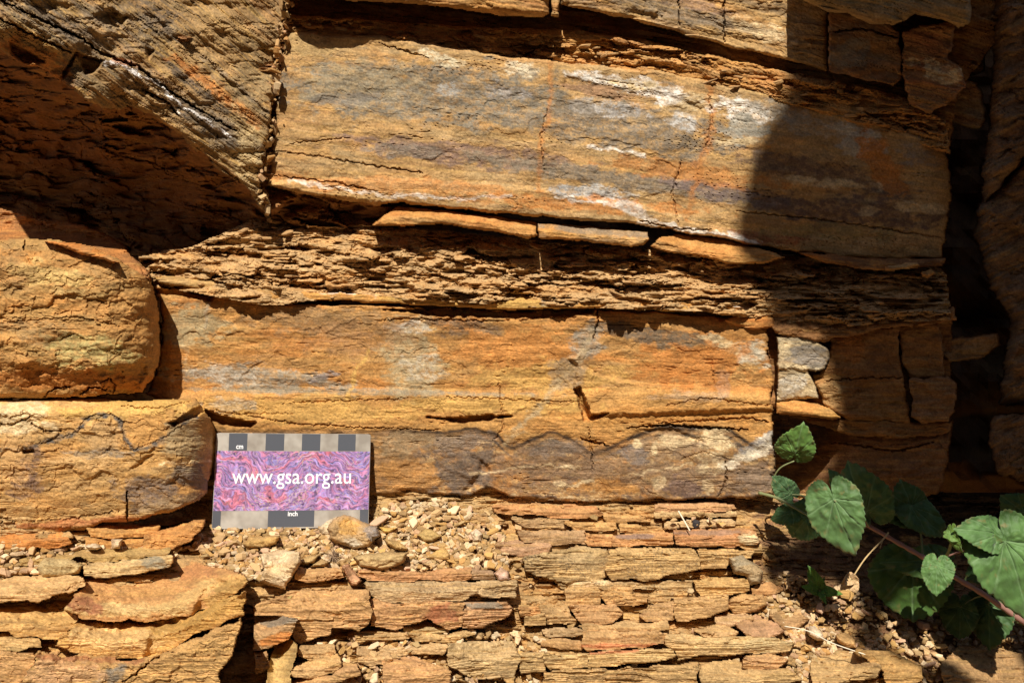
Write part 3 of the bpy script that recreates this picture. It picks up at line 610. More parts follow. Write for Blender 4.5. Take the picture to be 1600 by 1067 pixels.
# rounded left block
def YR1(U, V):
    q = np.clip((U - 90) / 160., 0, 1); w = np.clip((V - 560) / 75., 0, 1); t = np.clip((430 - V + .12 * U) / 70., 0, 1)
    return -4.6 + 4.2 * (1 - np.sqrt(np.clip(1 - q ** 3 * .98, 0, 1))) + 1.1 * w * w + 1.0 * t * t
block([(-160, 372), (0, 374), (50, 372), (90, 376), (140, 386), (180, 402), (215, 424), (236, 440), (246, 470), (250, 510), (251, 556), (240, 590), (222, 612), (190, 616), (140, 620), (70, 622), (-160, 626)], YR1,
      dict(big=.22, mid=.14, fine=.035, chips=.20, lam=.03, lh=14, lw=150, col=(.44, .235, .075), c2=(.47, .22, .055), c3=(.38, .25, .09), round=(10, .8), wall=4.5, jag=3, streak=.15, speck=.15,
           mods=[([(-160, 575), (20, 570), (120, 582), (230, 570), (215, 612), (-160, 640)], .35, 6)],
           paint=[('b', 70, 430, 60, 18, 10, (.55, .38, .14), .8, .3), ('b', 120, 460, 40, 10, 10, (.55, .38, .15), .6, .3), ('b', 130, 545, 70, 26, 5, (.40, .33, .13), .7, .4), ('b', 100, 595, 180, 16, 2, (.46, .19, .045), .9, .15),
                  ('b', 160, 420, 50, 24, 25, (.36, .23, .09), .5, .4), ('b', 20, 420, 30, 40, 0, (.33, .2, .08), .5, .4), ('b', 60, 520, 60, 20, 8, (.30, .2, .09), .5, .5)],
           cracks=[([(36, 392), (40, 375)], 2, .4), ([(0, 505), (120, 495), (190, 510)], 1.6, .15), ([(155, 600), (170, 590), (180, 600), (175, 618)], 1.6, .3), ([(125, 618), (140, 605), (170, 608)], 2, .4), ([(70, 618), (85, 606), (110, 604)], 2, .4)]), 130,
      'rounded bulging ochre block at the left edge, above the folded block')
# its dim top surface
block([(-160, 318), (0, 324), (60, 340), (120, 352), (170, 366), (200, 392), (230, 425), (236, 440), (180, 410), (140, 392), (90, 382), (0, 380), (-160, 378)], lambda U, V: 1.9 - 4.4 * sst(345, 392, V - .15 * U),
      dict(big=.1, mid=.12, lam=.1, lh=8, lw=70, col=(.36, .16, .05), c2=ORG, c3=BRN, jag=4, flake=.1), 131, 'reddish sloping shelf in shadow on top of the rounded block', cat='rock slab', name='rock_slab')
block([(62, 376), (100, 378), (140, 386), (168, 398), (186, 410), (176, 412), (140, 402), (100, 388)], -4.7, dict(big=.05, lam=.06, col=ORG, jag=2, slab=(5, .06)), 132,
      'splintered orange flake along the top edge of the rounded block', cat='rock slab', name='rock_slab')

# folded lower left block
def YR2(U, V):
    q = np.clip((U - 250) / 85., 0, 1); t = np.clip((650 - V) / 30., 0, 1)
    return -4.2 + 4.8 * (1 - np.sqrt(np.clip(1 - q * q * .94, 0, 1))) + 1.6 * t * t - .2 * np.sin((V - 640) / 60.)
block([(-160, 622), (0, 624), (60, 624), (125, 619), (150, 620), (200, 626), (250, 624), (306, 621), (317, 636), (330, 655), (337, 680), (336, 715), (329, 745), (324, 768), (312, 782), (290, 790), (268, 798), (232, 808),
       (200, 816), (160, 818), (140, 826), (100, 832), (60, 832), (-160, 826)], YR2,
      dict(big=.16, mid=.10, fine=.03, chips=.16, lam=.035, lh=6, lw=120, col=(.43, .25, .085), c2=OCH, c3=(.40, .27, .12), round=(6, .5), wall=4, jag=2.6, streak=.25, speck=.15,
           mods=[([(36, 704), (52, 702), (55, 707), (38, 708)], .5, 2), ([(264, 662), (285, 650), (300, 640), (316, 634), (321, 642), (306, 652), (290, 656), (272, 666)], .9, 2),
                 ([(205, 732), (222, 718), (240, 710), (215, 736)], .25, 4), ([(-160, 812), (60, 812), (160, 806), (197, 798), (197, 812), (130, 824), (-160, 832)], -.2, 3)],
           cracks=[([(0, 662), (20, 664), (38, 655), (50, 650)], 1.8, .35), ([(48, 662), (62, 668), (70, 674), (94, 672)], 1.8, .35), ([(198, 768), (199, 785), (198, 812)], 2.2, .4), ([(190, 632), (220, 638), (260, 636), (300, 626)], 1.6, .2),
                   ([(55, 694), (90, 686), (118, 676), (135, 655), (150, 648), (175, 648), (192, 660), (196, 694), (210, 702), (250, 688), (285, 664)], 1.6, .09), ([(0, 815), (100, 812), (190, 798)], 1.6, .2)],
           paint=[('b', 60, 640, 200, 18, 2, (.60, .36, .13), .8, .1), ('b', 20, 650, 60, 30, 0, CRM, .7, .3), ('b', 220, 640, 120, 16, 0, YEL, .7, .1), ('b', 240, 670, 60, 22, -20, (.48, .26, .08), .8, .1),
                  ('l', [(0, 700), (40, 704), (60, 694), (92, 686), (120, 674), (135, 655), (152, 649), (175, 649), (192, 660), (196, 694), (212, 703), (250, 690), (285, 662), (304, 652)], 3.4, (.11, .095, .08), .9),
                  ('b', 165, 680, 30, 26, 0, (.42, .27, .12), .6, .3), ('b', 155, 708, 40, 8, 0, (.24, .2, .15), .6, .4), ('b', 290, 690, 34, 34, 0, (.34, .25, .13), .8, .2), ('b', 42, 745, 26, 40, 10, (.20, .12, .075), .8, .4),
                  ('b', 300, 745, 36, 20, 0, (.17, .13, .09), .85, .15), ('b', 240, 765, 60, 24, -5, (.19, .135, .095), .85, .3), ('b', 270, 785, 60, 10, -12, (.26, .18, .10), .7, .2), ('b', 160, 815, 160, 7, -3, (.40, .16, .06), .7, .2),
                  ('b', 130, 720, 60, 12, 0, (.55, .36, .16), .5, .4), ('l', [(250, 724), (290, 723), (332, 720)], 1.4, CRM, .7), ('l', [(250, 750), (280, 742), (300, 732)], 1.2, CRM, .5), ('b', 20, 730, 30, 40, 0, (.5, .3, .12), .6, .3)]), 140,
      'left block with a dark wavy folded line, touching the left edge of the card')
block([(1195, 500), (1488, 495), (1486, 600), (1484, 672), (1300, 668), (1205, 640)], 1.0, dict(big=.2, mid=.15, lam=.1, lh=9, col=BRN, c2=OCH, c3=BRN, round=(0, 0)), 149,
      'brown rock showing in the joints between the shaded right hand blocks')
# right side: lit piece beside the joint, then shaded blocks
block([(1213, 526), (1240, 520), (1270, 528), (1294, 545), (1297, 562), (1290, 576), (1275, 581), (1262, 578), (1268, 590), (1276, 606), (1278, 622), (1213, 628), (1215, 580)], -.25,
      dict(big=.12, chips=.08, lam=0, col=(.46, .38, .24), c2=TAN, c3=GRY, round=(4, .35), jag=2.4, wall=2,
           paint=[('b', 1262, 555, 34, 16, 10, (.25, .22, .18), .85, .2), ('b', 1238, 602, 26, 18, 0, (.55, .49, .38), .8, .4), ('b', 1225, 548, 12, 18, 0, CRM, .6, .3), ('b', 1245, 576, 30, 7, 20, CRM, .7, .2), ('b', 1265, 615, 12, 20, 20, CRM, .5, .2)],
           mods=[([(1213, 578), (1240, 576), (1262, 580), (1290, 580), (1300, 640), (1213, 640)], .22, 3)]), 150,
      'pale cream and grey patch of rock right of the upright joint')
block([(1212, 628), (1240, 624), (1275, 628), (1296, 636), (1313, 652), (1300, 656), (1260, 650), (1212, 646)], -.6, dict(big=.06, lam=.07, lh=5, col=(.55, .26, .07), c2=YEL, jag=2, slab=(8, .05), wall=3), 151,
      'bright orange splintered ledge above the shaded hollow with the leaf', cat='rock slab', name='rock_slab')
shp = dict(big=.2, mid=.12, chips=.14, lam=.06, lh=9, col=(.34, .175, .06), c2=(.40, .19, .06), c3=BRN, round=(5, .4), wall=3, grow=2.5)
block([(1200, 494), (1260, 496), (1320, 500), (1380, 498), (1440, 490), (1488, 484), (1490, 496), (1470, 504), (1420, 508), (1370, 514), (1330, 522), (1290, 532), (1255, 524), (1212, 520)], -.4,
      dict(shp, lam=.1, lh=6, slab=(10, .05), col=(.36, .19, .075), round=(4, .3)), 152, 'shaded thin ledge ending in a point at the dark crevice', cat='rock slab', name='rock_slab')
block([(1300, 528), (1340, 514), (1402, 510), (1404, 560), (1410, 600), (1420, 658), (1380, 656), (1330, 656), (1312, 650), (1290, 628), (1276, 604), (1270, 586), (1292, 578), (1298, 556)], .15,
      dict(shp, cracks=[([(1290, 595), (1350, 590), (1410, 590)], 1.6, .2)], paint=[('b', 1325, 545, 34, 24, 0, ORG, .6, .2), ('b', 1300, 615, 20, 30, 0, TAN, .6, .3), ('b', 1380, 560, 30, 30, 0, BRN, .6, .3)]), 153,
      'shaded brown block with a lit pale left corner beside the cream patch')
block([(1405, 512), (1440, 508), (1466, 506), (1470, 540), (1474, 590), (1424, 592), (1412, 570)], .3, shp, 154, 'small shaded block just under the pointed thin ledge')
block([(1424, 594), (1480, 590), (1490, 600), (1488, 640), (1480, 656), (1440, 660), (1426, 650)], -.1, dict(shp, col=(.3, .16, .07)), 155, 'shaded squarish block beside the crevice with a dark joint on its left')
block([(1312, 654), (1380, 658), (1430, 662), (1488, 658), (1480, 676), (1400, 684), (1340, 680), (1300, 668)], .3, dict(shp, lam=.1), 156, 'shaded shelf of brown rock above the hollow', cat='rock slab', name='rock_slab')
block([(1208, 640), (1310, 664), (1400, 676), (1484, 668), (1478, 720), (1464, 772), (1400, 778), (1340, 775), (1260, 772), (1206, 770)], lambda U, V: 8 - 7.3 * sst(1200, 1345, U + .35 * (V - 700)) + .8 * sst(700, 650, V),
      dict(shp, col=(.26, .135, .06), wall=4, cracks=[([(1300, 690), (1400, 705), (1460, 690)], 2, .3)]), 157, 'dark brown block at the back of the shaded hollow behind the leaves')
# chock stones in the crevice
block([(1484, 150), (1498, 126), (1526, 130), (1540, 176), (1530, 200), (1505, 196), (1484, 186)], 1.2, dict(shp, col=(.3, .22, .13), round=(5, .6)), 160, 'wedged grey brown stone in the upper crevice', cat='stone', name='stone')
block([(1482, 96), (1494, 70), (1520, 52), (1536, 66), (1534, 108), (1504, 122)], 1.8, dict(shp, col=(.22, .17, .10), round=(5, .6)), 161, 'topmost stone wedged in the upper crevice', cat='stone', name='stone')
block([(1464, 538), (1500, 530), (1556, 524), (1562, 538), (1544, 552), (1510, 560), (1482, 562), (1470, 552)], 1.0, dict(shp, col=(.30, .20, .10), round=(4, .5)), 162, 'flat stone bridging the dark crevice halfway down', cat='stone', name='stone')
# right column
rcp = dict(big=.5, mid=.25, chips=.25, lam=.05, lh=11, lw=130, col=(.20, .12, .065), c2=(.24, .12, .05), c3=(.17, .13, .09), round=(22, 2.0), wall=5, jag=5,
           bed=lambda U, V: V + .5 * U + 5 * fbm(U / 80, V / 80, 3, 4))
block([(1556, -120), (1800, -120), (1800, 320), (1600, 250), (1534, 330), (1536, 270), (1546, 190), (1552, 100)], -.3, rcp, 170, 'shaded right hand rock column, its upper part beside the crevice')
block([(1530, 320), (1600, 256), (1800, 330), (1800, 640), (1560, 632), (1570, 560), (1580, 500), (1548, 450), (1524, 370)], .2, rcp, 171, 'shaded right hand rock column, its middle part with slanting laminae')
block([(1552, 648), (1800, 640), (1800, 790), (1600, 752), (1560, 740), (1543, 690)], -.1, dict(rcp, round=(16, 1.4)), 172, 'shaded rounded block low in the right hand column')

# ------------------------------------------------------------------ slabs of the lower ledge
def slabs(group_name, label, cat, items, base_off=0.0):
    root = empty(group_name, vec(600, 900, -7), label=label, cat=cat)
    bpy.context.view_layer.update()
    inv = root.matrix_world.inverted()
    for i, it in enumerate(items):
        poly, lift, th, k, col = it[:5]; ex = it[5] if len(it) > 5 else {}
        PA = np.array(poly, float); uc = PA[:, 0].mean(); vb = PA[:, 1].max(); sz = max(np.ptp(PA[:, 0]), np.ptp(PA[:, 1]))
        ledge = group_name == 'layered_ledge'
        if ledge: lift = .15 + lift * .62; col = tuple(.62 * a + .38 * b for a, b in zip(col, (.50, .33, .145)))
        yf = float(YB(uc, vb - 3)) - lift
        sl_ = np.polyfit(PA[:, 0], YB(PA[:, 0], PA[:, 1] * 0 + vb), 1)[0]
        p = dict(big=.05, mid=.06, fine=.03, lam=.085 if ledge else .05, lh=3.6 if ledge else 5, lw=55, chips=.07, round=(1.6, .10), wall=3.0, grow=2.4, jag=2.4 + .012 * sz, slab=(th, k), col=col, c2=col,
                 c3=tuple(.5 * a + .5 * b for a, b in zip(col, TAN)), bed=bed_low, streak=.45, speck=.25, mcd=.16)
        p.update(ex)
        if ledge: p['lam'] = .085; p['lh'] = 3.6
        o = rock('slab', poly, lambda U, V, yf=yf, uc=uc, s=sl_: yf + s * (U - uc), p, 500 + i * 7, parent=root, step=1.6)
        o.matrix_parent_inverse = inv
    return root

slabs('slab_stack', 'stack of thick ochre plates stepping down in the lower left corner', 'rock slabs', [
    ([(-140, 832), (0, 832), (60, 834), (104, 838), (112, 848), (70, 856), (0, 858), (-140, 856)], .5, 12, .085, ORG),
    ([(140, 824), (200, 820), (250, 822), (238, 836), (180, 840), (142, 838)], .8, 9, .085, (.52, .27, .08)),
    ([(225, 836), (260, 826), (318, 814), (312, 830), (292, 846), (264, 858), (226, 855)], 1.1, 16, .085, (.53, .26, .08), dict(chips=.12)),
    ([(135, 842), (180, 840), (225, 842), (222, 857), (180, 858), (138, 856)], .5, 10, .085, OCH),
    ([(58, 838), (108, 831), (113, 838), (76, 846)], .9, 5, .085, TAN),
    ([(-140, 866), (30, 866), (30, 884), (60, 886), (56, 896), (0, 898), (-140, 896)], .4, 8, .088, (.42, .25, .1)),
    ([(30, 874), (60, 864), (115, 861), (180, 859), (262, 858), (262, 867), (200, 872), (150, 879), (118, 870), (60, 879), (32, 882)], .7, 5, .088, (.40, .27, .10)),
    ([(131, 886), (150, 880), (215, 876), (240, 871), (266, 869), (262, 884), (222, 893), (190, 897), (150, 902), (132, 897)], 1.0, 13, .088, (.58, .42, .20), dict(paint=[('b', 240, 880, 24, 10, -10, (.28, .24, .16), .8, .2)])),
    ([(-140, 900), (0, 905), (60, 900), (122, 901), (132, 914), (110, 926), (70, 934), (30, 937), (0, 942), (-140, 950)], 1.5, 14, .088, (.56, .36, .16)),
    ([(133, 903), (190, 898), (240, 885), (270, 878), (330, 885), (372, 896), (386, 908), (380, 920), (346, 938), (320, 950), (300, 960), (265, 965), (232, 970), (170, 967), (130, 965), (112, 954), (104, 950), (128, 920)], 2.4, 16, .085,
     (.50, .27, .10), dict(wall=2.2, mods=[([(318, 922), (345, 908), (400, 895), (400, 930), (330, 960), (300, 965)], .45, 5)],
                           paint=[('b', 200, 953, 130, 10, 0, (.60, .42, .18), .8, .2), ('b', 300, 930, 60, 10, -25, (.56, .38, .15), .6, .2), ('b', 130, 945, 24, 16, 30, (.30, .13, .06), .8, .2), ('b', 270, 892, 90, 12, 0, (.42, .2, .08), .7, .2), ('b', 355, 925, 40, 18, -30, (.40, .25, .08), .7, .2)])),
    ([(-140, 946), (0, 950), (100, 950), (122, 966), (112, 978), (86, 996), (60, 996), (0, 987), (-140, 980)], 1.3, 16, .09, (.55, .34, .12)),
    ([(125, 968), (170, 969), (235, 972), (264, 967), (320, 952), (346, 940), (382, 926), (378, 958), (340, 975), (300, 990), (270, 1012), (222, 1028), (200, 1028), (150, 1022), (86, 1010), (96, 994)], 2.0, 26, .088,
     (.54, .32, .10), dict(chips=.09, mods=[([(240, 975), (262, 968), (400, 920), (400, 980), (280, 1020), (225, 1030)], .35, 5)], paint=[('b', 180, 995, 90, 16, 0, (.62, .42, .18), .6, .2), ('b', 310, 965, 70, 20, -25, (.42, .25, .07), .8, .2)])),
    ([(-140, 985), (0, 989), (60, 999), (64, 1010), (30, 1015), (0, 1014), (-140, 1010)], 1.0, 12, .088, (.54, .36, .15)),
    ([(-140, 1014), (0, 1018), (56, 1024), (54, 1040), (26, 1069), (0, 1110), (-140, 1110)], 1.5, 70, .088, (.50, .29, .12)),
    ([(62, 1020), (100, 1025), (200, 1033), (225, 1030), (272, 1012), (340, 985), (374, 972), (366, 1010), (345, 1050), (330, 1110), (20, 1110), (30, 1070), (57, 1036)], 2.2, 80, .088,
     (.50, .30, .11), dict(chips=.13, wall=4, paint=[('b', 180, 1052, 30, 12, -15, GRY, .8, .3), ('b', 100, 1050, 70, 20, 0, (.54, .32, .16), .6, .2), ('b', 120, 1028, 90, 6, 3, RED, .5, .2)], cracks=[([(190, 1067), (215, 1050), (240, 1030), (265, 1015)], 2, .4)])),
])

slabs('layered_ledge', 'thin tan and rusty slabs layered like bricks below the card and the long bed', 'rock slabs', [
    # thin layers right under the long bed
    ([(770, 791), (860, 788), (930, 795), (942, 803), (900, 808), (840, 804), (772, 800)], .7, 8, .05, (.46, .19, .07)),
    ([(1020, 787), (1080, 785), (1146, 788), (1150, 795), (1110, 799), (1025, 798)], .9, 8, .05, (.48, .25, .13)),
    ([(1022, 800), (1146, 797), (1150, 804), (1100, 807), (1025, 806)], .7, 6, .05, (.5, .36, .18)),
    ([(944, 806), (1000, 805), (1014, 814), (950, 817)], .5, 8, .05, (.48, .26, .09)),
    ([(800, 808), (890, 812), (884, 824), (820, 822)], .4, 9, .05, (.32, .22, .12)),
    ([(884, 817), (962, 817), (965, 828), (900, 829)], .8, 9, .05, (.52, .29, .10)),
    ([(968, 820), (1030, 825), (1036, 831), (970, 831)], .6, 9, .05, (.5, .28, .1)),
    ([(1038, 815), (1140, 812), (1148, 820), (1040, 824)], .2, 6, .05, (.5, .36, .2)),
    ([(720, 800), (770, 806), (792, 818), (740, 820)], .6, 9, .05, (.42, .24, .10)),
    ([(810, 830), (860, 828), (910, 831), (915, 848), (870, 850), (820, 845)], .7, 13, .05, (.34, .22, .13)),
    ([(913, 832), (955, 836), (957, 845), (918, 845)], .7, 9, .05, (.50, .23, .09)),
    ([(915, 846), (955, 846), (956, 852), (920, 851)], .7, 5, .05, (.46, .2, .08)),
    ([(957, 837), (1000, 834), (1048, 833), (1050, 848), (980, 853), (958, 850)], 1.0, 12, .05, (.48, .22, .085), dict(paint=[('b', 990, 838, 30, 4, 0, PUR, .7, 0)])),
    ([(1056, 830), (1090, 828), (1150, 827), (1180, 832), (1182, 847), (1145, 853), (1110, 853), (1058, 848)], 1.6, 14, .06, (.42, .16, .065), dict(wall=2.5, paint=[('b', 1172, 841, 14, 9, 0, CRM, .95, 0), ('b', 1100, 832, 60, 4, 0, PUR, .5, 0)])),
    ([(775, 850), (812, 846), (858, 852), (858, 862), (820, 868), (780, 864)], .5, 10, .05, (.38, .22, .15)),
    ([(950, 858), (1000, 857), (1080, 858), (1090, 866), (1094, 888), (1040, 897), (1012, 904), (956, 904), (950, 895)], 1.2, 40, .04, (.52, .35, .15), dict(lam=.045, lh=7, speck=.75)),
    ([(1092, 860), (1140, 860), (1176, 863), (1172, 871), (1140, 880), (1134, 886), (1096, 888)], 1.0, 22, .04, (.5, .33, .14), dict(speck=.6)),
    ([(820, 872), (850, 866), (900, 855), (947, 859), (948, 898), (920, 907), (880, 905), (840, 900), (822, 888)], .9, 34, .04, (.36, .28, .15), dict(speck=.8, paint=[('b', 910, 898, 40, 8, 0, (.55, .38, .17), .8, .2)])),
    ([(1156, 852), (1190, 851), (1190, 862), (1170, 862)], .8, 9, .05, (.5, .33, .14)),
    ([(885, 922), (905, 917), (934, 916), (938, 942), (885, 945)], .9, 24, .04, (.50, .31, .13), dict(speck=.5)),
    ([(938, 928), (960, 918), (987, 920), (988, 944), (950, 943)], .8, 22, .04, (.52, .30, .12), dict(speck=.5)),
    ([(989, 925), (1012, 928), (1009, 940), (990, 945)], .8, 18, .04, (.5, .28, .11)),
    ([(870, 906), (948, 906), (1085, 906), (1080, 918), (980, 918), (880, 918)], .3, 10, .05, (.44, .33, .17), dict(speck=.7, paint=[('b', 920, 910, 36, 4, 0, CRM, .9, .3)])),
    ([(1086, 908), (1120, 903), (1170, 905), (1169, 921), (1130, 928), (1095, 931), (1089, 920)], 1.0, 18, .05, (.52, .33, .12)),
    ([(1054, 938), (1090, 934), (1135, 930), (1137, 950), (1110, 962), (1060, 967), (1053, 960)], 1.5, 26, .05, (.52, .32, .14), dict(wall=2.4)),
    ([(1018, 946), (1052, 941), (1052, 966), (1012, 970), (1000, 962)], 1.1, 22, .05, (.44, .28, .14)),
    ([(1140, 937), (1160, 930), (1190, 928), (1196, 944), (1180, 955), (1148, 957), (1138, 947)], 1.4, 20, .05, (.48, .27, .11), dict(round=(5, .4))),
    ([(1173, 918), (1205, 910), (1222, 920), (1206, 930), (1176, 927)], .9, 8, .05, (.5, .24, .09)),
    ([(893, 947), (960, 946), (972, 958), (955, 972), (915, 980), (902, 968)], .9, 14, .05, (.5, .28, .13)),
    ([(812, 950), (838, 948), (845, 958), (832, 962), (815, 962)], 1.4, 10, .05, (.52, .25, .09)),
    ([(822, 965), (850, 958), (852, 975), (820, 976)], 1.2, 14, .05, (.5, .34, .16)),
    ([(845, 948), (885, 944), (890, 958), (900, 972), (856, 973), (850, 960)], .8, 14, .05, (.46, .30, .14)),
    ([(905, 978), (960, 974), (1040, 972), (1044, 982), (1005, 990), (960, 985), (915, 984)], .8, 8, .06, (.48, .32, .15)),
    ([(848, 983), (900, 981), (915, 988), (895, 994), (855, 994)], 1.2, 8, .05, (.36, .26, .15)),
    ([(846, 1000), (880, 996), (905, 1002), (908, 1012), (870, 1010), (846, 1008)], .8, 9, .05, (.44, .26, .12)),
    ([(912, 986), (1000, 986), (1042, 990), (1044, 1004), (1000, 1012), (920, 1014), (910, 1008)], 1.3, 20, .05, (.48, .29, .13), dict(speck=.5, paint=[('b', 970, 1008, 60, 4, 0, (.5, .22, .1), .8, 0)])),
    ([(1086, 984), (1130, 976), (1152, 988), (1146, 993), (1120, 996), (1095, 991)], 2.0, 5, .06, (.50, .33, .16), dict(wall=2.0)),
    ([(1150, 975), (1180, 962), (1214, 974), (1222, 986), (1200, 998), (1176, 996)], 2.1, 5, .06, (.42, .23, .15), dict(wall=2.0)),
    ([(1118, 962), (1160, 958), (1176, 966), (1150, 976), (1122, 976)], 1.5, 6, .06, (.46, .30, .17)),
    ([(1042, 992), (1100, 995), (1180, 996), (1240, 1004), (1232, 1015), (1180, 1020), (1150, 1020), (1062, 1026), (1052, 1016), (1042, 1006)], 1.6, 20, .05, (.58, .42, .20), dict(paint=[('b', 1190, 1008, 50, 12, 0, (.42, .33, .17), .6, .2)])),
    ([(850, 1024), (880, 1024), (918, 1022), (918, 1040), (890, 1043), (860, 1043), (852, 1035)], 2.1, 19, .04, (.56, .42, .20), dict(wall=2.4, lam=.06)),
    ([(919, 1022), (1000, 1017), (1048, 1012), (1054, 1022), (1040, 1030), (990, 1035), (920, 1041)], 2.3, 20, .04, (.62, .46, .21), dict(wall=2.6, lam=.06, paint=[('b', 970, 1017, 60, 3, -3, (.5, .22, .1), .9, 0)])),
    ([(813, 1022), (850, 1018), (850, 1046), (814, 1052)], 1.2, 28, .05, (.52, .38, .18), dict(lam=.08)),
    ([(1165, 1026), (1200, 1022), (1228, 1030), (1215, 1042), (1180, 1046), (1162, 1042)], 2.2, 14, .05, (.50, .27, .13)),
    ([(850, 1050), (900, 1046), (1010, 1044), (1090, 1036), (1090, 1100), (850, 1100)], 1.0, 60, .04, (.46, .30, .13), dict(speck=.6)),
    ([(1096, 1040), (1150, 1030), (1165, 1046), (1230, 1046), (1250, 1060), (1200, 1075), (1096, 1080)], 1.3, 18, .06, (.45, .31, .14)),
    # left of centre, in front of the rubble
    ([(466, 887), (500, 888), (532, 890), (536, 900), (510, 905), (480, 909), (462, 902)], 1.1, 11, .06, (.50, .27, .11)),
    ([(562, 892), (640, 893), (700, 890), (735, 887), (736, 903), (700, 905), (650, 905), (610, 908), (575, 905), (562, 900)], 1.3, 12, .06, (.44, .20, .09)),
    ([(738, 890), (770, 892), (772, 904), (738, 904)], 1.2, 11, .06, PUR),
    ([(573, 912), (640, 908), (760, 908), (802, 911), (802, 930), (780, 934), (745, 926), (715, 937), (680, 936), (650, 945), (620, 940), (590, 932), (573, 925)], .9, 18, .06, (.40, .31, .18), dict(speck=.6)),
    ([(452, 928), (500, 922), (575, 925), (578, 940), (578, 972), (560, 982), (516, 976), (514, 988), (470, 1003), (463, 1000), (460, 975), (444, 962), (400, 958), (398, 948), (430, 936)], 1.2, 40, .05, (.52, .29, .12), dict(wall=2.4)),
    ([(581, 936), (620, 945), (665, 945), (700, 940), (724, 945), (721, 978), (700, 982), (690, 975), (668, 967), (635, 975), (618, 984), (581, 976)], 1.7, 32, .05, (.52, .27, .12), dict(wall=2.4, paint=[('b', 690, 960, 24, 14, 0, RED, .6, .2)])),
    ([(725, 943), (760, 942), (790, 942), (800, 950), (796, 960), (770, 970), (755, 978), (724, 980)], 1.6, 26, .05, (.44, .23, .12), dict(wall=2.2, paint=[('b', 760, 946, 36, 6, 0, GRY, .8, .1)])),
    ([(632, 976), (662, 970), (690, 978), (697, 985), (664, 988), (632, 984)], 1.0, 6, .06, (.42, .33, .17)),
    ([(555, 986), (620, 986), (640, 994), (600, 1000), (560, 1000)], 1.1, 7, .06, (.50, .33, .15)),
    ([(640, 990), (700, 992), (720, 986), (740, 990), (700, 1003), (650, 1000)], 1.2, 7, .06, (.50, .34, .15)),
    ([(398, 962), (440, 961), (463, 968), (458, 984), (450, 998), (430, 1006), (398, 1013)], 2.8, 22, .06, (.40, .24, .12), dict(wall=3, paint=[('b', 420, 968, 40, 9, 0, GRY, .8, .1), ('b', 425, 1000, 40, 8, -10, ORG, .7, .1)])),
    ([(430, 1004), (455, 1000), (463, 1006), (460, 1030), (452, 1048), (456, 1080), (416, 1080), (422, 1040)], 2.2, 6, .04, (.50, .36, .13)),
    ([(470, 1010), (520, 1007), (526, 1020), (510, 1028), (486, 1031), (468, 1024)], 1.8, 12, .06, (.48, .31, .14)),
    ([(453, 1044), (490, 1032), (526, 1022), (533, 1040), (520, 1050), (490, 1055), (454, 1056)], 2.4, 12, .06, (.52, .32, .14), dict(wall=2)),
    ([(530, 1034), (556, 1040), (560, 1052), (520, 1067), (456, 1090), (456, 1060), (520, 1054)], 1.4, 12, .06, (.46, .26, .12)),
    ([(560, 1012), (600, 1010), (612, 1030), (580, 1040), (560, 1034)], 1.0, 10, .06, (.52, .35, .18)),
    ([(600, 1034), (640, 1022), (668, 1035), (690, 1044), (704, 1050), (702, 1066), (600, 1072)], 1.6, 16, .06, (.54, .29, .13)),
    ([(590, 1010), (640, 1004), (700, 1006), (690, 1020), (640, 1020), (600, 1026)], .8, 8, .06, (.50, .34, .17)),
    ([(400, 1020), (415, 1018), (420, 1042), (400, 1052)], 1.6, 22, .05, (.34, .18, .09)),
    ([(700, 1005), (800, 1003), (812, 1030), (800, 1060), (740, 1058), (704, 1040)], .6, 30, .05, (.48, .36, .19), dict(chips=.12)),
    # lower right
    ([(1268, 1022), (1300, 1012), (1350, 1028), (1376, 1042), (1372, 1055), (1330, 1062), (1300, 1090), (1270, 1090)], 1.9, 14, .07, (.46, .31, .14), dict(wall=2)),
    ([(1338, 1018), (1390, 1018), (1438, 1042), (1439, 1062), (1412, 1080), (1390, 1074), (1377, 1042)], 1.7, 22, .06, (.50, .29, .09), dict(wall=2.5)),
    ([(1203, 960), (1240, 950), (1262, 968), (1240, 985), (1222, 980)], 1.0, 7, .06, (.4, .24, .12)),
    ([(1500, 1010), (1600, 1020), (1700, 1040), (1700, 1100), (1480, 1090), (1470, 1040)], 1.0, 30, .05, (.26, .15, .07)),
])

# ------------------------------------------------------------------ loose stones one can tell apart
def stone(poly, lift, th, k, col, label, seed, **ex):
    PA = np.array(poly, float); uc = PA[:, 0].mean(); vb = PA[:, 1].max()
    yf = float(YB(uc, vb)) - lift
    p = dict(big=.08, mid=.08, fine=.04, lam=0, chips=.1, round=(5, .5), wall=1.2, jag=1.8, slab=(th, k), col=col, c2=col, c3=TAN, bed=bed_low, streak=.1, speck=.2, mc=0)
    p.update(ex)
    return rock('stone', poly, yf, p, seed, step=1.5, label=label, cat='stone')
stone([(512, 826), (526, 808), (536, 803), (546, 804), (566, 814), (589, 824), (592, 838), (576, 856), (552, 859), (534, 852), (516, 840)], .9, 18, .05, (.46, .31, .15),
      'angular stone with orange and grey patches leaning on the card corner', 800, round=(7, .9), chips=.3, jag=3, mid=.12, paint=[('b', 545, 825, 20, 14, 30, (.52, .30, .09), .8, .2), ('b', 580, 832, 12, 10, 30, (.25, .22, .2), .8, .2), ('b', 555, 850, 24, 7, 10, (.6, .52, .38), .8, .2)])
stone([(498, 826), (510, 813), (526, 808), (520, 830), (514, 840), (502, 836)], .4, 10, .05, (.60, .50, .34), 'pale quartz lump tucked behind the patchy stone at the card corner', 801)
stone([(407, 866), (440, 859), (468, 862), (471, 878), (460, 895), (451, 910), (446, 921), (425, 915), (406, 907), (413, 890)], 1.2, 18, .06, (.66, .52, .32), 'rough cream coloured crumbly stone below the card', 802, chips=.2, speck=.35, mid=.14)
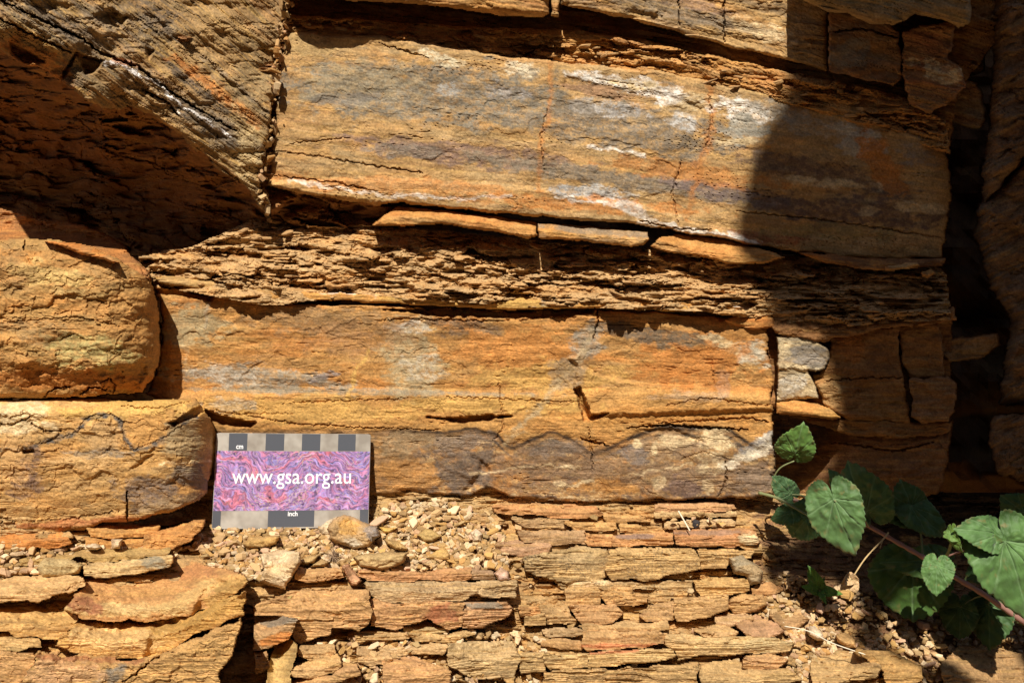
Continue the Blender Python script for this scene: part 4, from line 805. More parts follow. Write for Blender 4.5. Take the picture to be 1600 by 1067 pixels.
stone([(534, 886), (545, 882), (564, 907), (558, 914), (550, 915)], 1.7, 5, .05, (.50, .28, .15), 'reddish finger-like stone lying aslant below the burr', 803, round=(3, .3))
stone([(552, 870), (575, 865), (600, 863), (636, 863), (632, 880), (610, 888), (590, 890), (562, 885)], 1.0, 15, .06, (.44, .32, .15), 'flat tan stone with a grey front below the patchy stone', 804)
stone([(58, 884), (70, 870), (106, 872), (128, 883), (124, 896), (100, 902), (66, 902), (60, 894)], 1.4, 18, .06, (.46, .35, .17), 'angular olive tan stone sitting on the lower left plates', 805, round=(7, .6))
stone([(652, 836), (665, 823), (678, 828), (690, 838), (676, 847), (662, 846)], .8, 10, .06, (.44, .31, .12), 'olive pebble standing up in the rubble right of the card', 806)
stone([(590, 822), (622, 824), (610, 833), (600, 834)], .7, 4, .06, (.66, .44, .12), 'bright yellow chip in the rubble right of the card', 807)
stone([(663, 872), (690, 852), (700, 860), (703, 875), (680, 877)], .8, 6, .06, (.52, .34, .12), 'triangular ochre chip in the rubble', 808)
stone([(600, 842), (622, 844), (640, 856), (636, 861), (618, 860), (604, 852)], .9, 6, .06, (.46, .31, .12), 'brown oval chip lying in front of the yellow chip', 809)
stone([(735, 832), (744, 825), (754, 834), (752, 846), (738, 848)], .7, 10, .06, (.72, .62, .46), 'small white crumbly lump at the right of the rubble', 810, chips=.2)
stone([(772, 896), (782, 886), (794, 892), (796, 906), (780, 908)], 1.6, 6, .06, (.62, .42, .32), 'pale pink chip at the end of the purple grey slab', 811)
stone([(1260, 979), (1273, 976), (1286, 990), (1288, 1000), (1276, 1000), (1264, 992)], 1.6, 8, .06, (.78, .66, .50), 'cream white stone on the lower right slope', 812)
stone([(1304, 990), (1320, 986), (1336, 998), (1338, 1012), (1322, 1012), (1308, 1002)], 1.2, 6, .06, (.50, .30, .12), 'ochre chip near the lower right shadow edge', 813)
stone([(1140, 872), (1160, 866), (1180, 880), (1192, 895), (1188, 912), (1172, 914), (1166, 900), (1146, 896)], 1.5, 18, .06, (.34, .28, .18), 'olive grey knobbly stone at the right end of the layered slabs', 814, round=(7, .6), chips=.18)
stone([(174, 842), (190, 843), (188, 858), (176, 858)], 1.6, 10, .06, (.66, .50, .32), 'small upright cream chip on the lower left plates', 815)
stone([(133, 852), (150, 848), (158, 856), (150, 860), (136, 858)], 1.5, 4, .06, (.62, .50, .34), 'flat pale chip beside the upright cream chip', 816)
stone([(378, 850), (392, 838), (437, 838), (432, 850), (412, 857), (388, 857)], .9, 10, .06, (.44, .28, .10), 'flat brown stone just under the card bottom edge', 817)
stone([(425, 940), (440, 930), (458, 926), (458, 936), (446, 944)], 1.9, 6, .06, (.42, .34, .13), 'small olive chip on the orange slab below the cream stone', 818)
stone([(466, 876), (480, 868), (500, 866), (492, 880), (470, 884)], 1.3, 4, .06, (.44, .31, .13), 'thin tan flake beside the burr', 819)
stone([(483, 886), (500, 872), (514, 878), (508, 886)], 1.2, 4, .06, (.40, .28, .12), 'second thin tan flake beside the burr', 820)

# ------------------------------------------------------------------ rubble
rr = random.Random(21)
RUB = [([(300, 842), (335, 828), (580, 822), (600, 790), (690, 780), (770, 800), (790, 850), (800, 890), (560, 892), (470, 890), (400, 905), (330, 888)], 150, (9, 24), 'small # rock chip in the heap on the ledge by the card', 'rubble chips on the ledge by the card'),
       ([(1200, 905), (1240, 950), (1300, 985), (1420, 1030), (1460, 1067), (1240, 1067), (1190, 1010), (1180, 960)], 70, (8, 22), 'small # rock chip on the sunlit lower right slope', 'rock chips on the lower right slope'),
       ([(560, 985), (800, 985), (850, 1000), (840, 1067), (460, 1067), (470, 1010)], 40, (8, 20), 'small # rock chip between the slabs at the bottom', 'rock chips among the bottom slabs'),
       ([(1240, 950), (1330, 920), (1500, 960), (1600, 1000), (1600, 1067), (1460, 1067), (1400, 1020), (1300, 985)], 60, (10, 26), 'dim # rock chip lying in the shade under the leaves', 'rock chips in the shade under the leaves'),
       ([(1050, 808), (1140, 808), (1142, 824), (1050, 826)], 14, (7, 14), 'small # chip piled on the thin slab below the long bed', 'chips on the thin slab')]
for poly, n, size, lab, grp in RUB:
    PA = np.array(poly, float); c = 0
    while c < n:
        u = rr.uniform(PA[:, 0].min(), PA[:, 0].max()); v = rr.uniform(PA[:, 1].min(), PA[:, 1].max())
        if sdf(poly, np.array([u]), np.array([v]))[0] < 2: continue
        w = size[0] + (size[1] - size[0]) * rr.random() ** 1.8
        ci = rr.choices(range(5), (4, 2, 3, 2, 1.5))[0]
        chip('stone_chip', rr.choice(SHC)[ci], u, v, float(YB(u, v)) - .35 - .012 * w - rr.random() * .4, w, (rr.gauss(.45, .35), rr.gauss(0, .3), rr.uniform(0, 6.28)), label=lab.replace('#', CHC[ci][0]), cat='rock chip', group=CHC[ci][0] + ' ' + grp); c += 1
# filling of the upright joint between the upper left block and the face
joint = empty('joint_filling', vec(430, 150, 0), label='crumbs of rock filling the upright joint beside the tilted block', cat='joint filling')
bpy.context.view_layer.update()
for i in range(130):
    t = rr.random() * .92; v = -10 + 365 * t; u = np.interp(v, [-10, 60, 120, 200, 250, 300, 350], [446, 438, 430, 424, 414, 408, 424]) + rr.gauss(0, 4)
    o = chip('stone_chip', rr.choice(SH), u, v, rr.uniform(-.75, .5), 5 + 18 * rr.random() ** 2, (rr.uniform(0, 6), rr.uniform(0, 6), rr.uniform(0, 6)), parent=joint)
    o.matrix_parent_inverse = joint.matrix_world.inverted()
# gravel: too fine to count
def gravel(name, polys, n, size, seed, label, cols, lift=.25):
    R = np.random.RandomState(seed); Vs = []; Fs = []; Cs = []; off = 0
    base = []
    for i in range(10):
        vv, ff = shard(900 + i, 4 + i % 2, .28, 1.4); tri = []
        for f in ff:
            for k in range(1, len(f) - 1): tri.append((f[0], f[k], f[k + 1]))
        base.append((np.array(vv), np.array(tri)))
    for poly, m in polys:
        PA = np.array(poly, float); k = int(n * m)
        u = R.uniform(PA[:, 0].min(), PA[:, 0].max(), k * 3); v = R.uniform(PA[:, 1].min(), PA[:, 1].max(), k * 3)
        ok = sdf(poly, u, v) > 0; u = u[ok][:k]; v = v[ok][:k]
        pos = at(u, v, YB(u, v) - lift - R.rand(len(u)) * .35)
        for q in range(len(u)):
            bv, bt = base[R.randint(10)]
            a = R.uniform(0, 6.28); ca, sa = math.cos(a), math.sin(a); t = R.normal(.4, .4); ct, st = math.cos(t), math.sin(t)
            M = np.array([[1, 0, 0], [0, ct, -st], [0, st, ct]]) @ np.array([[ca, -sa, 0], [sa, ca, 0], [0, 0, 1]])
            s = R.uniform(*size) * K * .5 * .5
            Vs.append(bv @ M.T * s + pos[q]); Fs.append(bt + off); off += len(bv)
            Cs.append(np.repeat([np.array(cols[R.randint(len(cols))]) * R.uniform(.7, 1.05) * np.array((.96, .88, .78))], len(bv), 0))
    o = mesh_np(name, np.concatenate(Vs), np.concatenate(Fs), M_ROCK, np.concatenate(Cs))
    return tag(o, label=label, cat='gravel', kind='stuff')
GC = [TAN, (.60, .46, .27), (.56, .38, .2), (.70, .57, .39), (.64, .48, .3), (.42, .28, .12), (.5, .33, .2), (.46, .27, .1), (.36, .24, .11)]
gravel('gravel', [(RUB[0][0], .5), (RUB[1][0], .16), (RUB[2][0], .1), ([(800, 780), (1160, 785), (1180, 1067), (800, 1067)], .03), ([(1210, 890), (1600, 980), (1600, 1067), (1250, 1067)], .2),
       ([(0, 850), (300, 850), (300, 870), (0, 900)], .05)], 4600, (5, 19), 4,
       'fine tan and cream rock grit filling the ledge around the larger stones', GC)

# ------------------------------------------------------------------ scale card
YC = -2.15
def card():
    TL, TR, BR, BL = (338, 676), (579, 678), (575.5, 823), (331, 826)
    yt, yb = YC + 1.2, YC
    P3 = lambda s, t, d=0: None
    c = [vec(*TL, yt), vec(*TR, yt), vec(*BR, yb), vec(*BL, yb)]
    ex = ((c[1] - c[0]) + (c[2] - c[3])) / 2; ey = ((c[3] - c[0]) + (c[2] - c[1])) / 2
    nrm = ex.cross(ey).normalized()
    if nrm.y > 0: nrm = -nrm
    root = empty('scale_card', (c[2] + c[3]) / 2, label='plastic photo scale card with purple rock picture, web address and cm and inch bars', cat='scale card')
    bpy.context.view_layer.update(); inv = root.matrix_world.inverted()
    def pt(s, t, d=0.0):
        d = d + .0012 * (1 - (2 * s - 1) ** 2) + .0004 * (t - .5)
        a = c[0].lerp(c[1], s); b = c[3].lerp(c[2], s); return a.lerp(b, t) + nrm * d
    def put(o): o.parent = root; o.matrix_parent_inverse = inv; return o
    def slab_(name, outline, d0, d1, mat):
        n = len(outline); vs = [pt(s, t, d1) for s, t in outline] + [pt(s, t, d0) for s, t in outline]
        fs = [tuple(range(n)), tuple(reversed(range(n, 2 * n)))] + [(i, i + n, (i + 1) % n + n, (i + 1) % n) for i in range(n)]
        return put(mesh_py(name, vs, fs, mat))
    def rnd(s0, t0, s1, t1, r, corners=(1, 1, 1, 1)):
        out = []
        for (cx, cy, a0, on) in ((s0, t0, 180, corners[0]), (s1, t0, 270, corners[1]), (s1, t1, 0, corners[2]), (s0, t1, 90, corners[3])):
            if not on: out.append((cx, cy)); continue
            rx, ry = r, r * 1.62
            mx = cx + (rx if cx == s0 else -rx); my = cy + (ry if cy == t0 else -ry)
            for k in range(7):
                a = math.radians(a0 + 15 * k); out.append((mx + rx * math.cos(a), my + ry * math.sin(a)))
        return out
    clear, t, b = new_mat('clear_plastic'); b.inputs['Base Color'].default_value = (.42, .35, .26, 1); b.inputs['Roughness'].default_value = .3
    b.inputs['Coat Weight'].default_value = .4; b.inputs['Coat Roughness'].default_value = .2
    N, L = t.nodes, t.links; nz = N.new('ShaderNodeTexNoise'); nz.inputs['Scale'].default_value = 120; g = N.new('ShaderNodeNewGeometry'); L.new(g.outputs['Position'], nz.inputs['Vector'])
    r = N.new('ShaderNodeValToRGB'); r.color_ramp.elements[0].color = (.28, .245, .205, 1); r.color_ramp.elements[1].color = (.44, .40, .345, 1); r.color_ramp.elements[0].position = .35; r.color_ramp.elements[1].position = .68
    L.new(nz.outputs[0], r.inputs[0]); L.new(r.outputs[0], b.inputs['Base Color'])
    dark = plain('dark_print', (.085, .09, .105), .35); white = plain('white_print', (.85, .85, .86), .4)
    oo = rnd(0, 0, 1, 1, .028); dense = []
    for i in range(len(oo)):
        p_, q_ = oo[i], oo[(i + 1) % len(oo)]; m_ = 24 if abs(p_[0] - q_[0]) > .5 else 1
        dense += [(p_[0] + (q_[0] - p_[0]) * k / m_, p_[1] + (q_[1] - p_[1]) * k / m_) for k in range(m_)]
    # front and back as strips so that the gentle bend of the card is kept
    top = [o_ for o_ in dense]; ss = sorted(set(round(o_[0], 4) for o_ in dense)); hi = []; lo = []
    DP = np.array(dense)
    for s_ in ss:
        h_ = DP[(np.abs(DP[:, 0] - s_) < .012)]; hi.append((s_, h_[:, 1].min())); lo.append((s_, h_[:, 1].max()))
    vs = [pt(s_, t_, 0) for s_, t_ in hi] + [pt(s_, t_, 0) for s_, t_ in lo] + [pt(s_, t_, -.0007) for s_, t_ in hi] + [pt(s_, t_, -.0007) for s_, t_ in lo]
    n_ = len(ss); fs = []
    for i in range(n_ - 1): fs += [(i, n_ + i, n_ + i + 1, i + 1), (2 * n_ + i, 2 * n_ + i + 1, 3 * n_ + i + 1, 3 * n_ + i), (i, i + 1, 2 * n_ + i + 1, 2 * n_ + i), (n_ + i, 3 * n_ + i, 3 * n_ + i + 1, n_ + i + 1)]
    fs += [(0, 2 * n_, 3 * n_, n_), (n_ - 1, 2 * n_ - 1, 4 * n_ - 1, 3 * n_ - 1)]
    put(mesh_py('card_body', vs, fs, clear))
    # printed picture of folded rock, as a fine sheet
    nu, nv = 420, 176; S, T = np.meshgrid(np.linspace(.004, .998, nu), np.linspace(.188, .812, nv))
    x = S * 2.0; y = T * 1.2
    wp = .20 * np.sin(x * 5.2 + 1.1) + .12 * np.sin(x * 2.2 + 2.) + .05 * fbm(x * 4, y * 4, 3, 1)
    Bp = y + wp * (1.1 - .4 * y) + .10 * fbm(x * 3, y * 3, 3, 2)
    Bq = y - 1.1 * x + .1 * fbm(x * 3, y * 3, 3, 2)
    Bp = np.where(S < .2, Bp + (Bq - Bp) * sst(.22, .05, S) * .5, Bp)
    Bp = Bp + .02 * fbm(x * 14, y * 14, 3, 5); n1 = fbm(x * 5.2, Bp * 22, 5, 11, .65); n2 = fbm(x * 3.4, Bp * 15, 5, 12, .6); n3 = fbm(x * 11, Bp * 38, 4, 13, .65)
    col = np.zeros(S.shape + (3,)) + np.array((.36, .21, .46))
    def mx(m, k):
        nonlocal col
        col = col + (np.array(k) - col) * np.clip(m, 0, 1)[..., None]
    mx(sst(-.05, .45, n1), (.60, .24, .42)); mx(.85 * sst(.15, .5, n2), (.34, .30, .66)); mx(.75 * sst(.2, .55, fbm(x * 2, Bp * 9, 3, 14)), (.72, .20, .24)); mx(.8 * sst(.2, .5, n3), (.13, .08, .17)); mx(.6 * sst(.25, .6, fbm(x * 3, Bp * 25, 2, 15)), (.62, .42, .70))
    V3 = np.array([[pt(float(s), float(t_), .00012) for s, t_ in zip(rs, rt)] for rs, rt in zip(S, T)]).reshape(-1, 3)
    idx = np.arange(nu * nv).reshape(nv, nu); F = np.stack([idx[:-1, :-1], idx[1:, :-1], idx[1:, 1:], idx[:-1, 1:]], -1).reshape(-1, 4)
    pm, tt, pb = new_mat('picture_print'); ca = tt.nodes.new('ShaderNodeAttribute'); ca.attribute_name = 'albedo'; tt.links.new(ca.outputs[0], pb.inputs['Base Color']); pb.inputs['Roughness'].default_value = .38
    col = col * (.80 + .45 * fbm(x * 9, Bp * 30, 4, 21, .7))[..., None]; mx(.5 * sst(.35, .8, fbm(x * 40, y * 40, 3, 71) + .5 * fbm(x * 3, y * 3, 2, 72)) + .25 * sst(.8, 1.0, T + .25 * fbm(x * 8, y * 8, 3, 73)), (.55, .43, .30)); put(mesh_np('rock_picture', V3, F, pm, col.reshape(-1, 3), smooth=True))
    def mark(s0, t0, s1, t1):
        k = max(2, int((s1 - s0) / .03)); a_ = [(s0 + (s1 - s0) * i / k) for i in range(k + 1)]
        vs = [pt(x_, t0, .00012) for x_ in a_] + [pt(x_, t1, .00012) for x_ in a_]
        put(mesh_py('scale_mark', vs, [(i, k + 1 + i, k + 2 + i, i + 1) for i in range(k)], dark))
    for s0, s1 in ((.085, .205), (.325, .445), (.56, .678), (.793, .905)):
        mark(s0, .004, s1, .182)
    for s0, s1 in ((0.002, .055), (.36, .655), (.945, .998)):
        mark(s0, .813, s1, .985)
    def text(s, body, cs, ct, w, h, bold=.0):
        cu = bpy.data.curves.new('text', 'FONT'); cu.body = body; cu.align_x = 'LEFT'; cu.offset = bold; cu.extrude = .0; cu.resolution_u = 4
        to = bpy.data.objects.new(s, cu); C.objects.link(to); dg = bpy.context.evaluated_depsgraph_get()
        me = bpy.data.meshes.new_from_object(to.evaluated_get(dg)); bpy.data.objects.remove(to)
        co = np.array([v.co[:] for v in me.vertices]); mn, mxx = co.min(0), co.max(0)
        for v in me.vertices:
            a = (v.co.x - mn[0]) / (mxx[0] - mn[0]); bb = (v.co.y - mn[1]) / (mxx[1] - mn[1])
            v.co = pt(cs + (a - .5) * w, ct - (bb - .5) * h, .0003)
        me.materials.clear(); me.materials.append(white); me.update()
        o = bpy.data.objects.new(s, me); C.objects.link(o); put(o)
    text('web_address', 'www.gsa.org.au', .500, .503, .765, .165, .003)
    text('unit_mark', 'cm', .158, .148, .046, .038, .02)
    text('unit_mark', 'inch', .518, .845, .062, .052, .02)
card()

# ------------------------------------------------------------------ plants
def leaf_material(name, c1, c2):
    m, t, b = new_mat(name); N, L = t.nodes, t.links
    at_ = N.new('ShaderNodeAttribute'); at_.attribute_name = 'albedo'
    nz = N.new('ShaderNodeTexNoise'); nz.inputs['Scale'].default_value = 420; nz.inputs['Detail'].default_value = 3
    g = N.new('ShaderNodeNewGeometry'); L.new(g.outputs['Position'], nz.inputs['Vector'])
    mr = N.new('ShaderNodeMapRange'); mr.inputs[3].default_value = .78; mr.inputs[4].default_value = 1.2; L.new(nz.outputs[0], mr.inputs[0])
    vm = N.new('ShaderNodeVectorMath'); vm.operation = 'SCALE'; L.new(at_.outputs[0], vm.inputs[0]); L.new(mr.outputs[0], vm.inputs[3])
    L.new(vm.outputs[0], b.inputs['Base Color']); b.inputs['Roughness'].default_value = .6; b.inputs['Specular IOR Level'].default_value = .35
    b.inputs['Sheen Weight'].default_value = .25; b.inputs['Sheen Roughness'].default_value = .4
    tr = N.new('ShaderNodeBsdfTranslucent'); tr.inputs[0].default_value = (.16, .33, .05, 1)
    mx = N.new('ShaderNodeMixShader'); mx.inputs[0].default_value = .25
    L.new(b.outputs[0], mx.inputs[1]); L.new(tr.outputs[0], mx.inputs[2]); L.new(mx.outputs[0], N['Material Output'].inputs[0])
    bp = N.new('ShaderNodeBump'); bp.inputs['Strength'].default_value = .4; bp.inputs['Distance'].default_value = .0005; L.new(nz.outputs[0], bp.inputs['Height']); L.new(bp.outputs[0], b.inputs['Normal'])
    return m
M_LEAF = leaf_material('soft_leaf', None, None)
def leaf(base, tip, wr, roll, cup, parent, seed, col=(.085, .19, .062), fold=0.0, cord=1.0, serr=.05, name='leaf'):
    b = vec(*base); e = vec(*tip); ax = e - b; Ls = ax.length; ax.normalize()
    view = (Vector((0, CY, CZ)) - b).normalized()
    n = (view - ax * view.dot(ax)).normalized(); n = Matrix.Rotation(math.radians(roll), 3, ax) @ n
    sd = n.cross(ax)
    nr, ns = 22, 190; th = np.linspace(-math.pi, math.pi, ns, endpoint=False); rd = np.linspace(0, 1, nr + 1)[1:]
    a = np.abs(th) / math.pi
    rad = np.interp(a, [0, .06, .15, .28, .42, .55, .68, .80, .90, .96, 1], [1, .90, .79, .70, .63, .56, .49 * cord, .43 * cord, .36 * cord, .24 * cord, .05])
    rnoise = np.random.RandomState(seed); ph = rnoise.uniform(0, 6)
    saw = np.abs(((th * 38 / (2 * math.pi) + .15 * np.sin(3 * th + ph)) % 1) - .5) * 2
    rad = rad * (1 + .035 * np.sin(3 * th + ph) + .02 * np.sin(7 * th + ph))
    X = []; Cc = []
    asy = rnoise.uniform(-.10, .10); curl = rnoise.uniform(-.25, .3); veins = [0, .58, -.58, 1.3, -1.3]
    for r in rd:
        rr_ = rad * r * (1 + (serr * (saw - .5)) * (r > .9))
        x = rr_ * np.cos(th); y = rr_ * np.sin(th) * wr / .68; y = y * (1 + asy * np.sign(y)) + .10 * curl * x * x
        vd = np.full(ns, 9.)
        for v in veins:
            dth = np.abs(((th - v + math.pi) % (2 * math.pi)) - math.pi); vd = np.minimum(vd, dth * rr_ * 1.0)
        # side veins off the midrib
        sv = np.abs(((x - np.abs(y) * .7) * 7.5) % 1 - .5) * 2
        vein = np.exp(-(vd / .014) ** 2); side = np.exp(-((1 - sv) / .10) ** 2) * (np.abs(y) > .02) * .5
        z = -cup * (x - .35) ** 2 + .05 * fbm(x * 2.2 + seed, y * 2.2, 2, seed + 9) + fold * np.abs(y) + curl * .35 * np.clip(x - .55, 0, 1) ** 2 + curl * .25 * y * x - .020 * vein - .012 * side + .030 * fbm(x * 6 + seed, y * 6, 3, seed) + .010 * np.abs(fbm(x * 16 + seed, y * 16, 2, seed + 2)) - .15 * cup * np.abs(y) ** 2 + .015 * np.sin(5 * th + ph) * r ** 3
        X.append(np.stack([x, y, z], -1))
        c = (np.array(col) * np.array((1.25, 1.08, .85)))[None] * (1 + .3 * fbm(x * 4 + seed, y * 4, 3, seed + 5))[:, None]
        br = sst(.55, .9, fbm(x * 7 + seed * 3, y * 7, 4, seed + 8) + .35 * (r > .93))[:, None]; c = c + (np.array((.28, .20, .07)) - c) * br * .5
        c = c + (np.array((.22, .34, .15)) - c) * (.60 * vein + .30 * side)[:, None]; Cc.append(c)
    X = np.concatenate([[[0, 0, -.02]], np.concatenate(X)]); Cc = np.concatenate([[np.array((.2, .32, .14))], np.concatenate(Cc)])
    W = np.outer(X[:, 0] * Ls, np.array(ax)) + np.outer(X[:, 1] * Ls, np.array(sd)) + np.outer(X[:, 2] * Ls, np.array(n)) + np.array(b)
    F = []
    for j in range(ns):
        k = (j + 1) % ns; F.append((0, 1 + j, 1 + k, 1 + k))
        for i in range(nr - 1):
            F.append((1 + i * ns + j, 1 + (i + 1) * ns + j, 1 + (i + 1) * ns + k, 1 + i * ns + k))
    F0 = [f[:3] for f in F if f[2] == f[3]]; F1 = [f for f in F if f[2] != f[3]]
    me = bpy.data.meshes.new(name); me.from_pydata([tuple(v) for v in W], [], F0 + F1); me.update()
    for p_ in me.polygons: p_.use_smooth = True
    at_ = me.attributes.new('albedo', 'FLOAT_COLOR', 'POINT'); c4 = np.ones((len(W), 4), np.float32); c4[:, :3] = np.clip(Cc, 0, 1); at_.data.foreach_set('color', c4.ravel())
    me.materials.append(M_LEAF); o = bpy.data.objects.new(name, me); C.objects.link(o); o.parent = parent; o.matrix_parent_inverse = parent.matrix_world.inverted()
    sm = o.modifiers.new('thick', 'SOLIDIFY'); sm.thickness = .00025
    return o
def tube(name, pts, r0, r1, mat, parent, seg=8, sub=6):
    P_ = [vec(*p) for p in pts]; Q = []
    n = len(P_)
    for i in range(n - 1):
        p0 = P_[max(i - 1, 0)]; p1 = P_[i]; p2 = P_[i + 1]; p3 = P_[min(i + 2, n - 1)]
        for k in range(sub):
            t = k / sub; Q.append(.5 * ((2 * p1) + (p2 - p0) * t + (2 * p0 - 5 * p1 + 4 * p2 - p3) * t * t + (3 * p1 - p0 - 3 * p2 + p3) * t ** 3))
    Q.append(P_[-1]); V = []; F = []
    for i, q in enumerate(Q):
        d = (Q[min(i + 1, len(Q) - 1)] - Q[max(i - 1, 0)]).normalized(); a = d.orthogonal().normalized() if i == 0 else (a - d * a.dot(d)).normalized(); b = d.cross(a)
        r = r0 + (r1 - r0) * i / (len(Q) - 1); r *= 1 + .12 * math.sin(i * 2.3)
        for j in range(seg):
            an = 2 * math.pi * j / seg; V.append(q + (a * math.cos(an) + b * math.sin(an)) * r)
    for i in range(len(Q) - 1):
        for j in range(seg): k = (j + 1) % seg; F.append((i * seg + j, i * seg + k, (i + 1) * seg + k, (i + 1) * seg + j))
    F.append(tuple(reversed(range(seg)))); F.append(tuple(range((len(Q) - 1) * seg, len(Q) * seg)))
    o = mesh_py(name, V, F, mat, smooth=True)
    if parent: o.parent = parent; o.matrix_parent_inverse = parent.matrix_world.inverted()
    return o
M_STEM = plain('green_stem', (.20, .22, .09), .6); M_PINK = plain('pinkish_stem', (.34, .17, .13), .6); M_DRY = plain('dry_stalk', (.50, .34, .15), .7); M_STRAW = plain('straw', (.72, .62, .45), .7)
plant = empty('creeping_plant', vec(1600, 1000, 2), label='leafy green creeper with soft toothed heart-shaped leaves in the lower right hollow', cat='plant')
bpy.context.view_layer.update()
tube('stem', [(1214, 776, -1.6), (1240, 780, -2.2), (1275, 792, -3), (1320, 806, -3.4), (1358, 822, -3.6), (1400, 846, -3.8), (1442, 870, -4), (1490, 900, -4), (1540, 930, -3.6), (1600, 972, -3), (1660, 1010, -2)], .0009, .0018, M_PINK, plant)
tube('leaf_stalk', [(1186, 770, -1.8), (1215, 778, -2.8), (1240, 792, -3.2), (1264, 806, -3.4)], .0010, .0006, M_STEM, plant)
tube('leaf_stalk', [(1214, 776, -1.6), (1206, 756, -1.4), (1218, 732, -1.8), (1241, 720, -2.2)], .0006, .0004, M_STEM, plant)
tube('leaf_stalk', [(1358, 822, -3.6), (1340, 800, -6), (1304, 782, -7.6)], .0006, .0005, M_STEM, plant)
tube('leaf_stalk', [(1464, 884, -4.2), (1480, 866, -5.6), (1488, 842, -6.9)], .0009, .0008, M_STEM, plant)
tube('leaf_stalk', [(1450, 878, -4), (1500, 862, -5), (1545, 848, -6.6), (1567, 840, -7.4)], .0006, .0005, M_PINK, plant)
tube('dry_stalk', [(1388, 832, -4.2), (1380, 842, -4.6), (1352, 872, -5.2), (1331, 904, -5.6)], .0005, .0004, M_DRY, plant)
tube('dry_stalk', [(1380, 842, -4.6), (1377, 850, -4.8), (1375, 856, -5)], .00025, .00015, M_DRY, plant)
for i, (t0, t1) in enumerate((((1331, 904, -5.6), (1316, 922, -5.8)), ((1331, 906, -5.6), (1338, 928, -5.9)), ((1330, 905, -5.6), (1322, 912, -6.0)), ((1331, 904, -5.6), (1336, 914, -5.2)))):
    leaf(t0, t1, .5, 20 * i - 30, .4, plant, 60 + i, col=(.62, .46, .30), name='dried_sepal', serr=0)
DG = (.05, .12, .045)
LV = [((1242, 710, -2.2), (1252, 666, -3.0), .62, 0, .3, (.10, .22, .055)), ((1302, 780, -7.6), (1334, 868, -8.4), .55, 12, .35, (.085, .18, .07)), ((1354, 800, -3.8), (1322, 724, -3.4), .66, -15, .3, (.06, .14, .055)),
      ((1313, 762, -4.2), (1298, 732, -4.4), .4, 30, .3, (.085, .19, .07)), ((1426, 800, -3.2), (1372, 800, -3.4), .5, 20, .3, (.06, .14, .05)), ((1424, 790, -3.8), (1482, 842, -4.4), .42, -25, .3, (.055, .13, .05)), ((1424, 792, -3.6), (1410, 752, -3.6), .72, 20, .3, (.055, .13, .05)),
      ((1562, 834, -7.2), (1495, 822, -7.6), .42, 15, .4, (.085, .19, .07)), ((1486, 832, -7.0), (1499, 866, -7.4), .34, 40, .5, (.12, .24, .05)), ((1484, 834, -7), (1508, 842, -7.2), .5, -40, .4, (.11, .22, .06)),
      ((1572, 846, -7.6), (1612, 968, -8.6), .52, -15, .3, (.085, .19, .065)), ((1600, 800, -3.4), (1566, 776, -3.4), .7, 0, .2, DG), ((1426, 884, -2.6), (1424, 978, -3.4), .72, 0, .3, (.055, .13, .03)),
      ((1464, 882, -6.8), (1462, 931, -7.4), .56, 0, .3, (.09, .20, .07)), ((1500, 948, -2.4), (1500, 1004, -2.8), .55, 0, .3, DG), ((1545, 945, -2.6), (1545, 1014, -3.2), .6, 10, .3, DG), ((1560, 880, -3.0), (1512, 905, -3), .62, 0, .3, DG),
      ((1264, 806, -3.4), (1232, 842, -2.4), .58, 0, .3, (.05, .13, .05)), ((1238, 800, -3.0), (1204, 812, -2.6), .55, 0, .3, (.05, .13, .05)), ((1236, 772, -2.4), (1208, 744, -2.4), .5, 0, .3, (.055, .13, .06)), ((1262, 812, -2.6), (1292, 834, -2.6), .55, 0, .3, DG),
      ((1600, 930, -2), (1640, 990, -2.4), .6, 0, .3, DG), ((1640, 850, -4), (1680, 930, -5), .6, 0, .3, (.085, .19, .065)), ((1470, 876, -3), (1380, 876, -3.4), .3, 0, .3, (.07, .15, .04))]
SP = [(1214, 776, -1.6), (1275, 792, -3), (1320, 806, -3.4), (1358, 822, -3.6), (1400, 846, -3.8), (1442, 870, -4), (1490, 900, -4), (1540, 930, -3.6), (1600, 972, -3), (1640, 995, -2.5)]
HAS = {0, 1, 7, 8, 9, 10, 17, 18}
for i, (b, t, wr, roll, cup, col) in enumerate(LV):
    leaf(b, t, wr, roll, cup, plant, i + 1, col=col)
    if i not in HAS:
        q = min(SP, key=lambda a: abs(a[0] - b[0] - 25) + abs(a[1] - b[1])); mid = ((b[0] + q[0]) / 2 + 4, (b[1] + q[1]) / 2 - 6, (b[2] + q[2]) / 2 + .4)
        tube('leaf_stalk', [q, mid, (b[0], b[1], b[2] + .1)], .0006, .0004, M_STEM, plant)
seed_ = empty('seedling', vec(1281, 925, -2.4), label='tiny green seedling with four narrow leaves growing in the shaded slope', cat='seedling'); bpy.context.view_layer.update()
YS0 = float(YB(1281, 925)) - .8
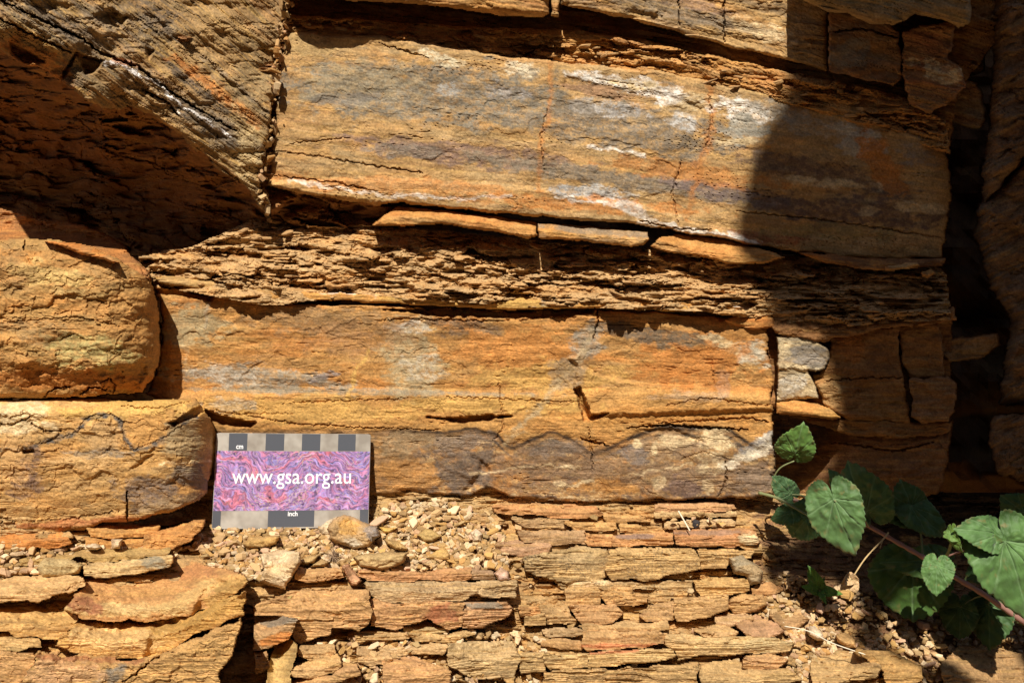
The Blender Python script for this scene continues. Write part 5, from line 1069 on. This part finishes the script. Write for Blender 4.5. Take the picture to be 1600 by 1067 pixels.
for i, (t, wr) in enumerate((((1264, 886, YS0 - .4), .30), ((1314, 928, YS0 - .9), .32), ((1256, 916, YS0 - .8), .28), ((1290, 941, YS0 - 1), .3), ((1288, 902, YS0 - .3), .22))):
    leaf((1281, 922, YS0 - .3), t, wr, 0, .5, seed_, 30 + i, col=(.09, .23, .04), serr=.01)
tube('stem', [(1281, 922, YS0 - .3), (1279, 934, YS0 + .9)], .0006, .0006, M_STEM, seed_)
# burr, twig, black pellet
burr = empty('dry_burr', vec(520, 868, -7.6), label='spiky dry straw coloured burr lying in the rubble below the card', cat='burr'); bpy.context.view_layer.update()
rb = random.Random(3); bv = []; bf = []
cb = vec(521, 868, float(YB(521, 868)) - 1.2)
for i in range(90):
    d = Vector((rb.gauss(0, 1), rb.gauss(0, 1), rb.gauss(0, 1))).normalized(); s = d.orthogonal().normalized() * .00028; s2 = d.cross(s).normalized() * .00028
    L_ = rb.uniform(.004, .0075); k = len(bv); bv += [cb + s, cb - s * .5 + s2, cb - s * .5 - s2, cb + d * L_]; bf += [(k, k + 1, k + 3), (k + 1, k + 2, k + 3), (k + 2, k, k + 3)]
o = mesh_py('spines', bv, bf, plain('burr_straw', (.34, .23, .14), .8)); o.parent = burr; o.matrix_parent_inverse = burr.matrix_world.inverted(); o['kind'] = 'stuff'
tw = tube('twig', [(1060, 798, -1.1), (1070, 815, -1.5), (1078, 829, -2.0)], .0005, .0004, M_STRAW, None); tag(tw, 'thin white straw leaning against the rusty slab under the long bed', 'twig')
tw = tube('twig', [(1226, 978, -6.4), (1262, 985, -6.9), (1300, 1004, -7.2), (1352, 1022, -8)], .0003, .0003, M_STRAW, None); tag(tw, 'fine dry stem lying across the lower right chips', 'twig')
vv, ff = shard(5, 8, .7, 1.1); me = bpy.data.meshes.new('seed_pod'); me.from_pydata(vv, [], ff); me.materials.append(plain('charcoal_pod', (.035, .03, .03), .8))
o = bpy.data.objects.new('seed_pod', me); C.objects.link(o); o.location = vec(1087, 818, float(YB(1087, 818)) - .75); o.scale = (.0026,) * 3; tag(o, 'small black dried pod beside the white straw', 'seed pod')
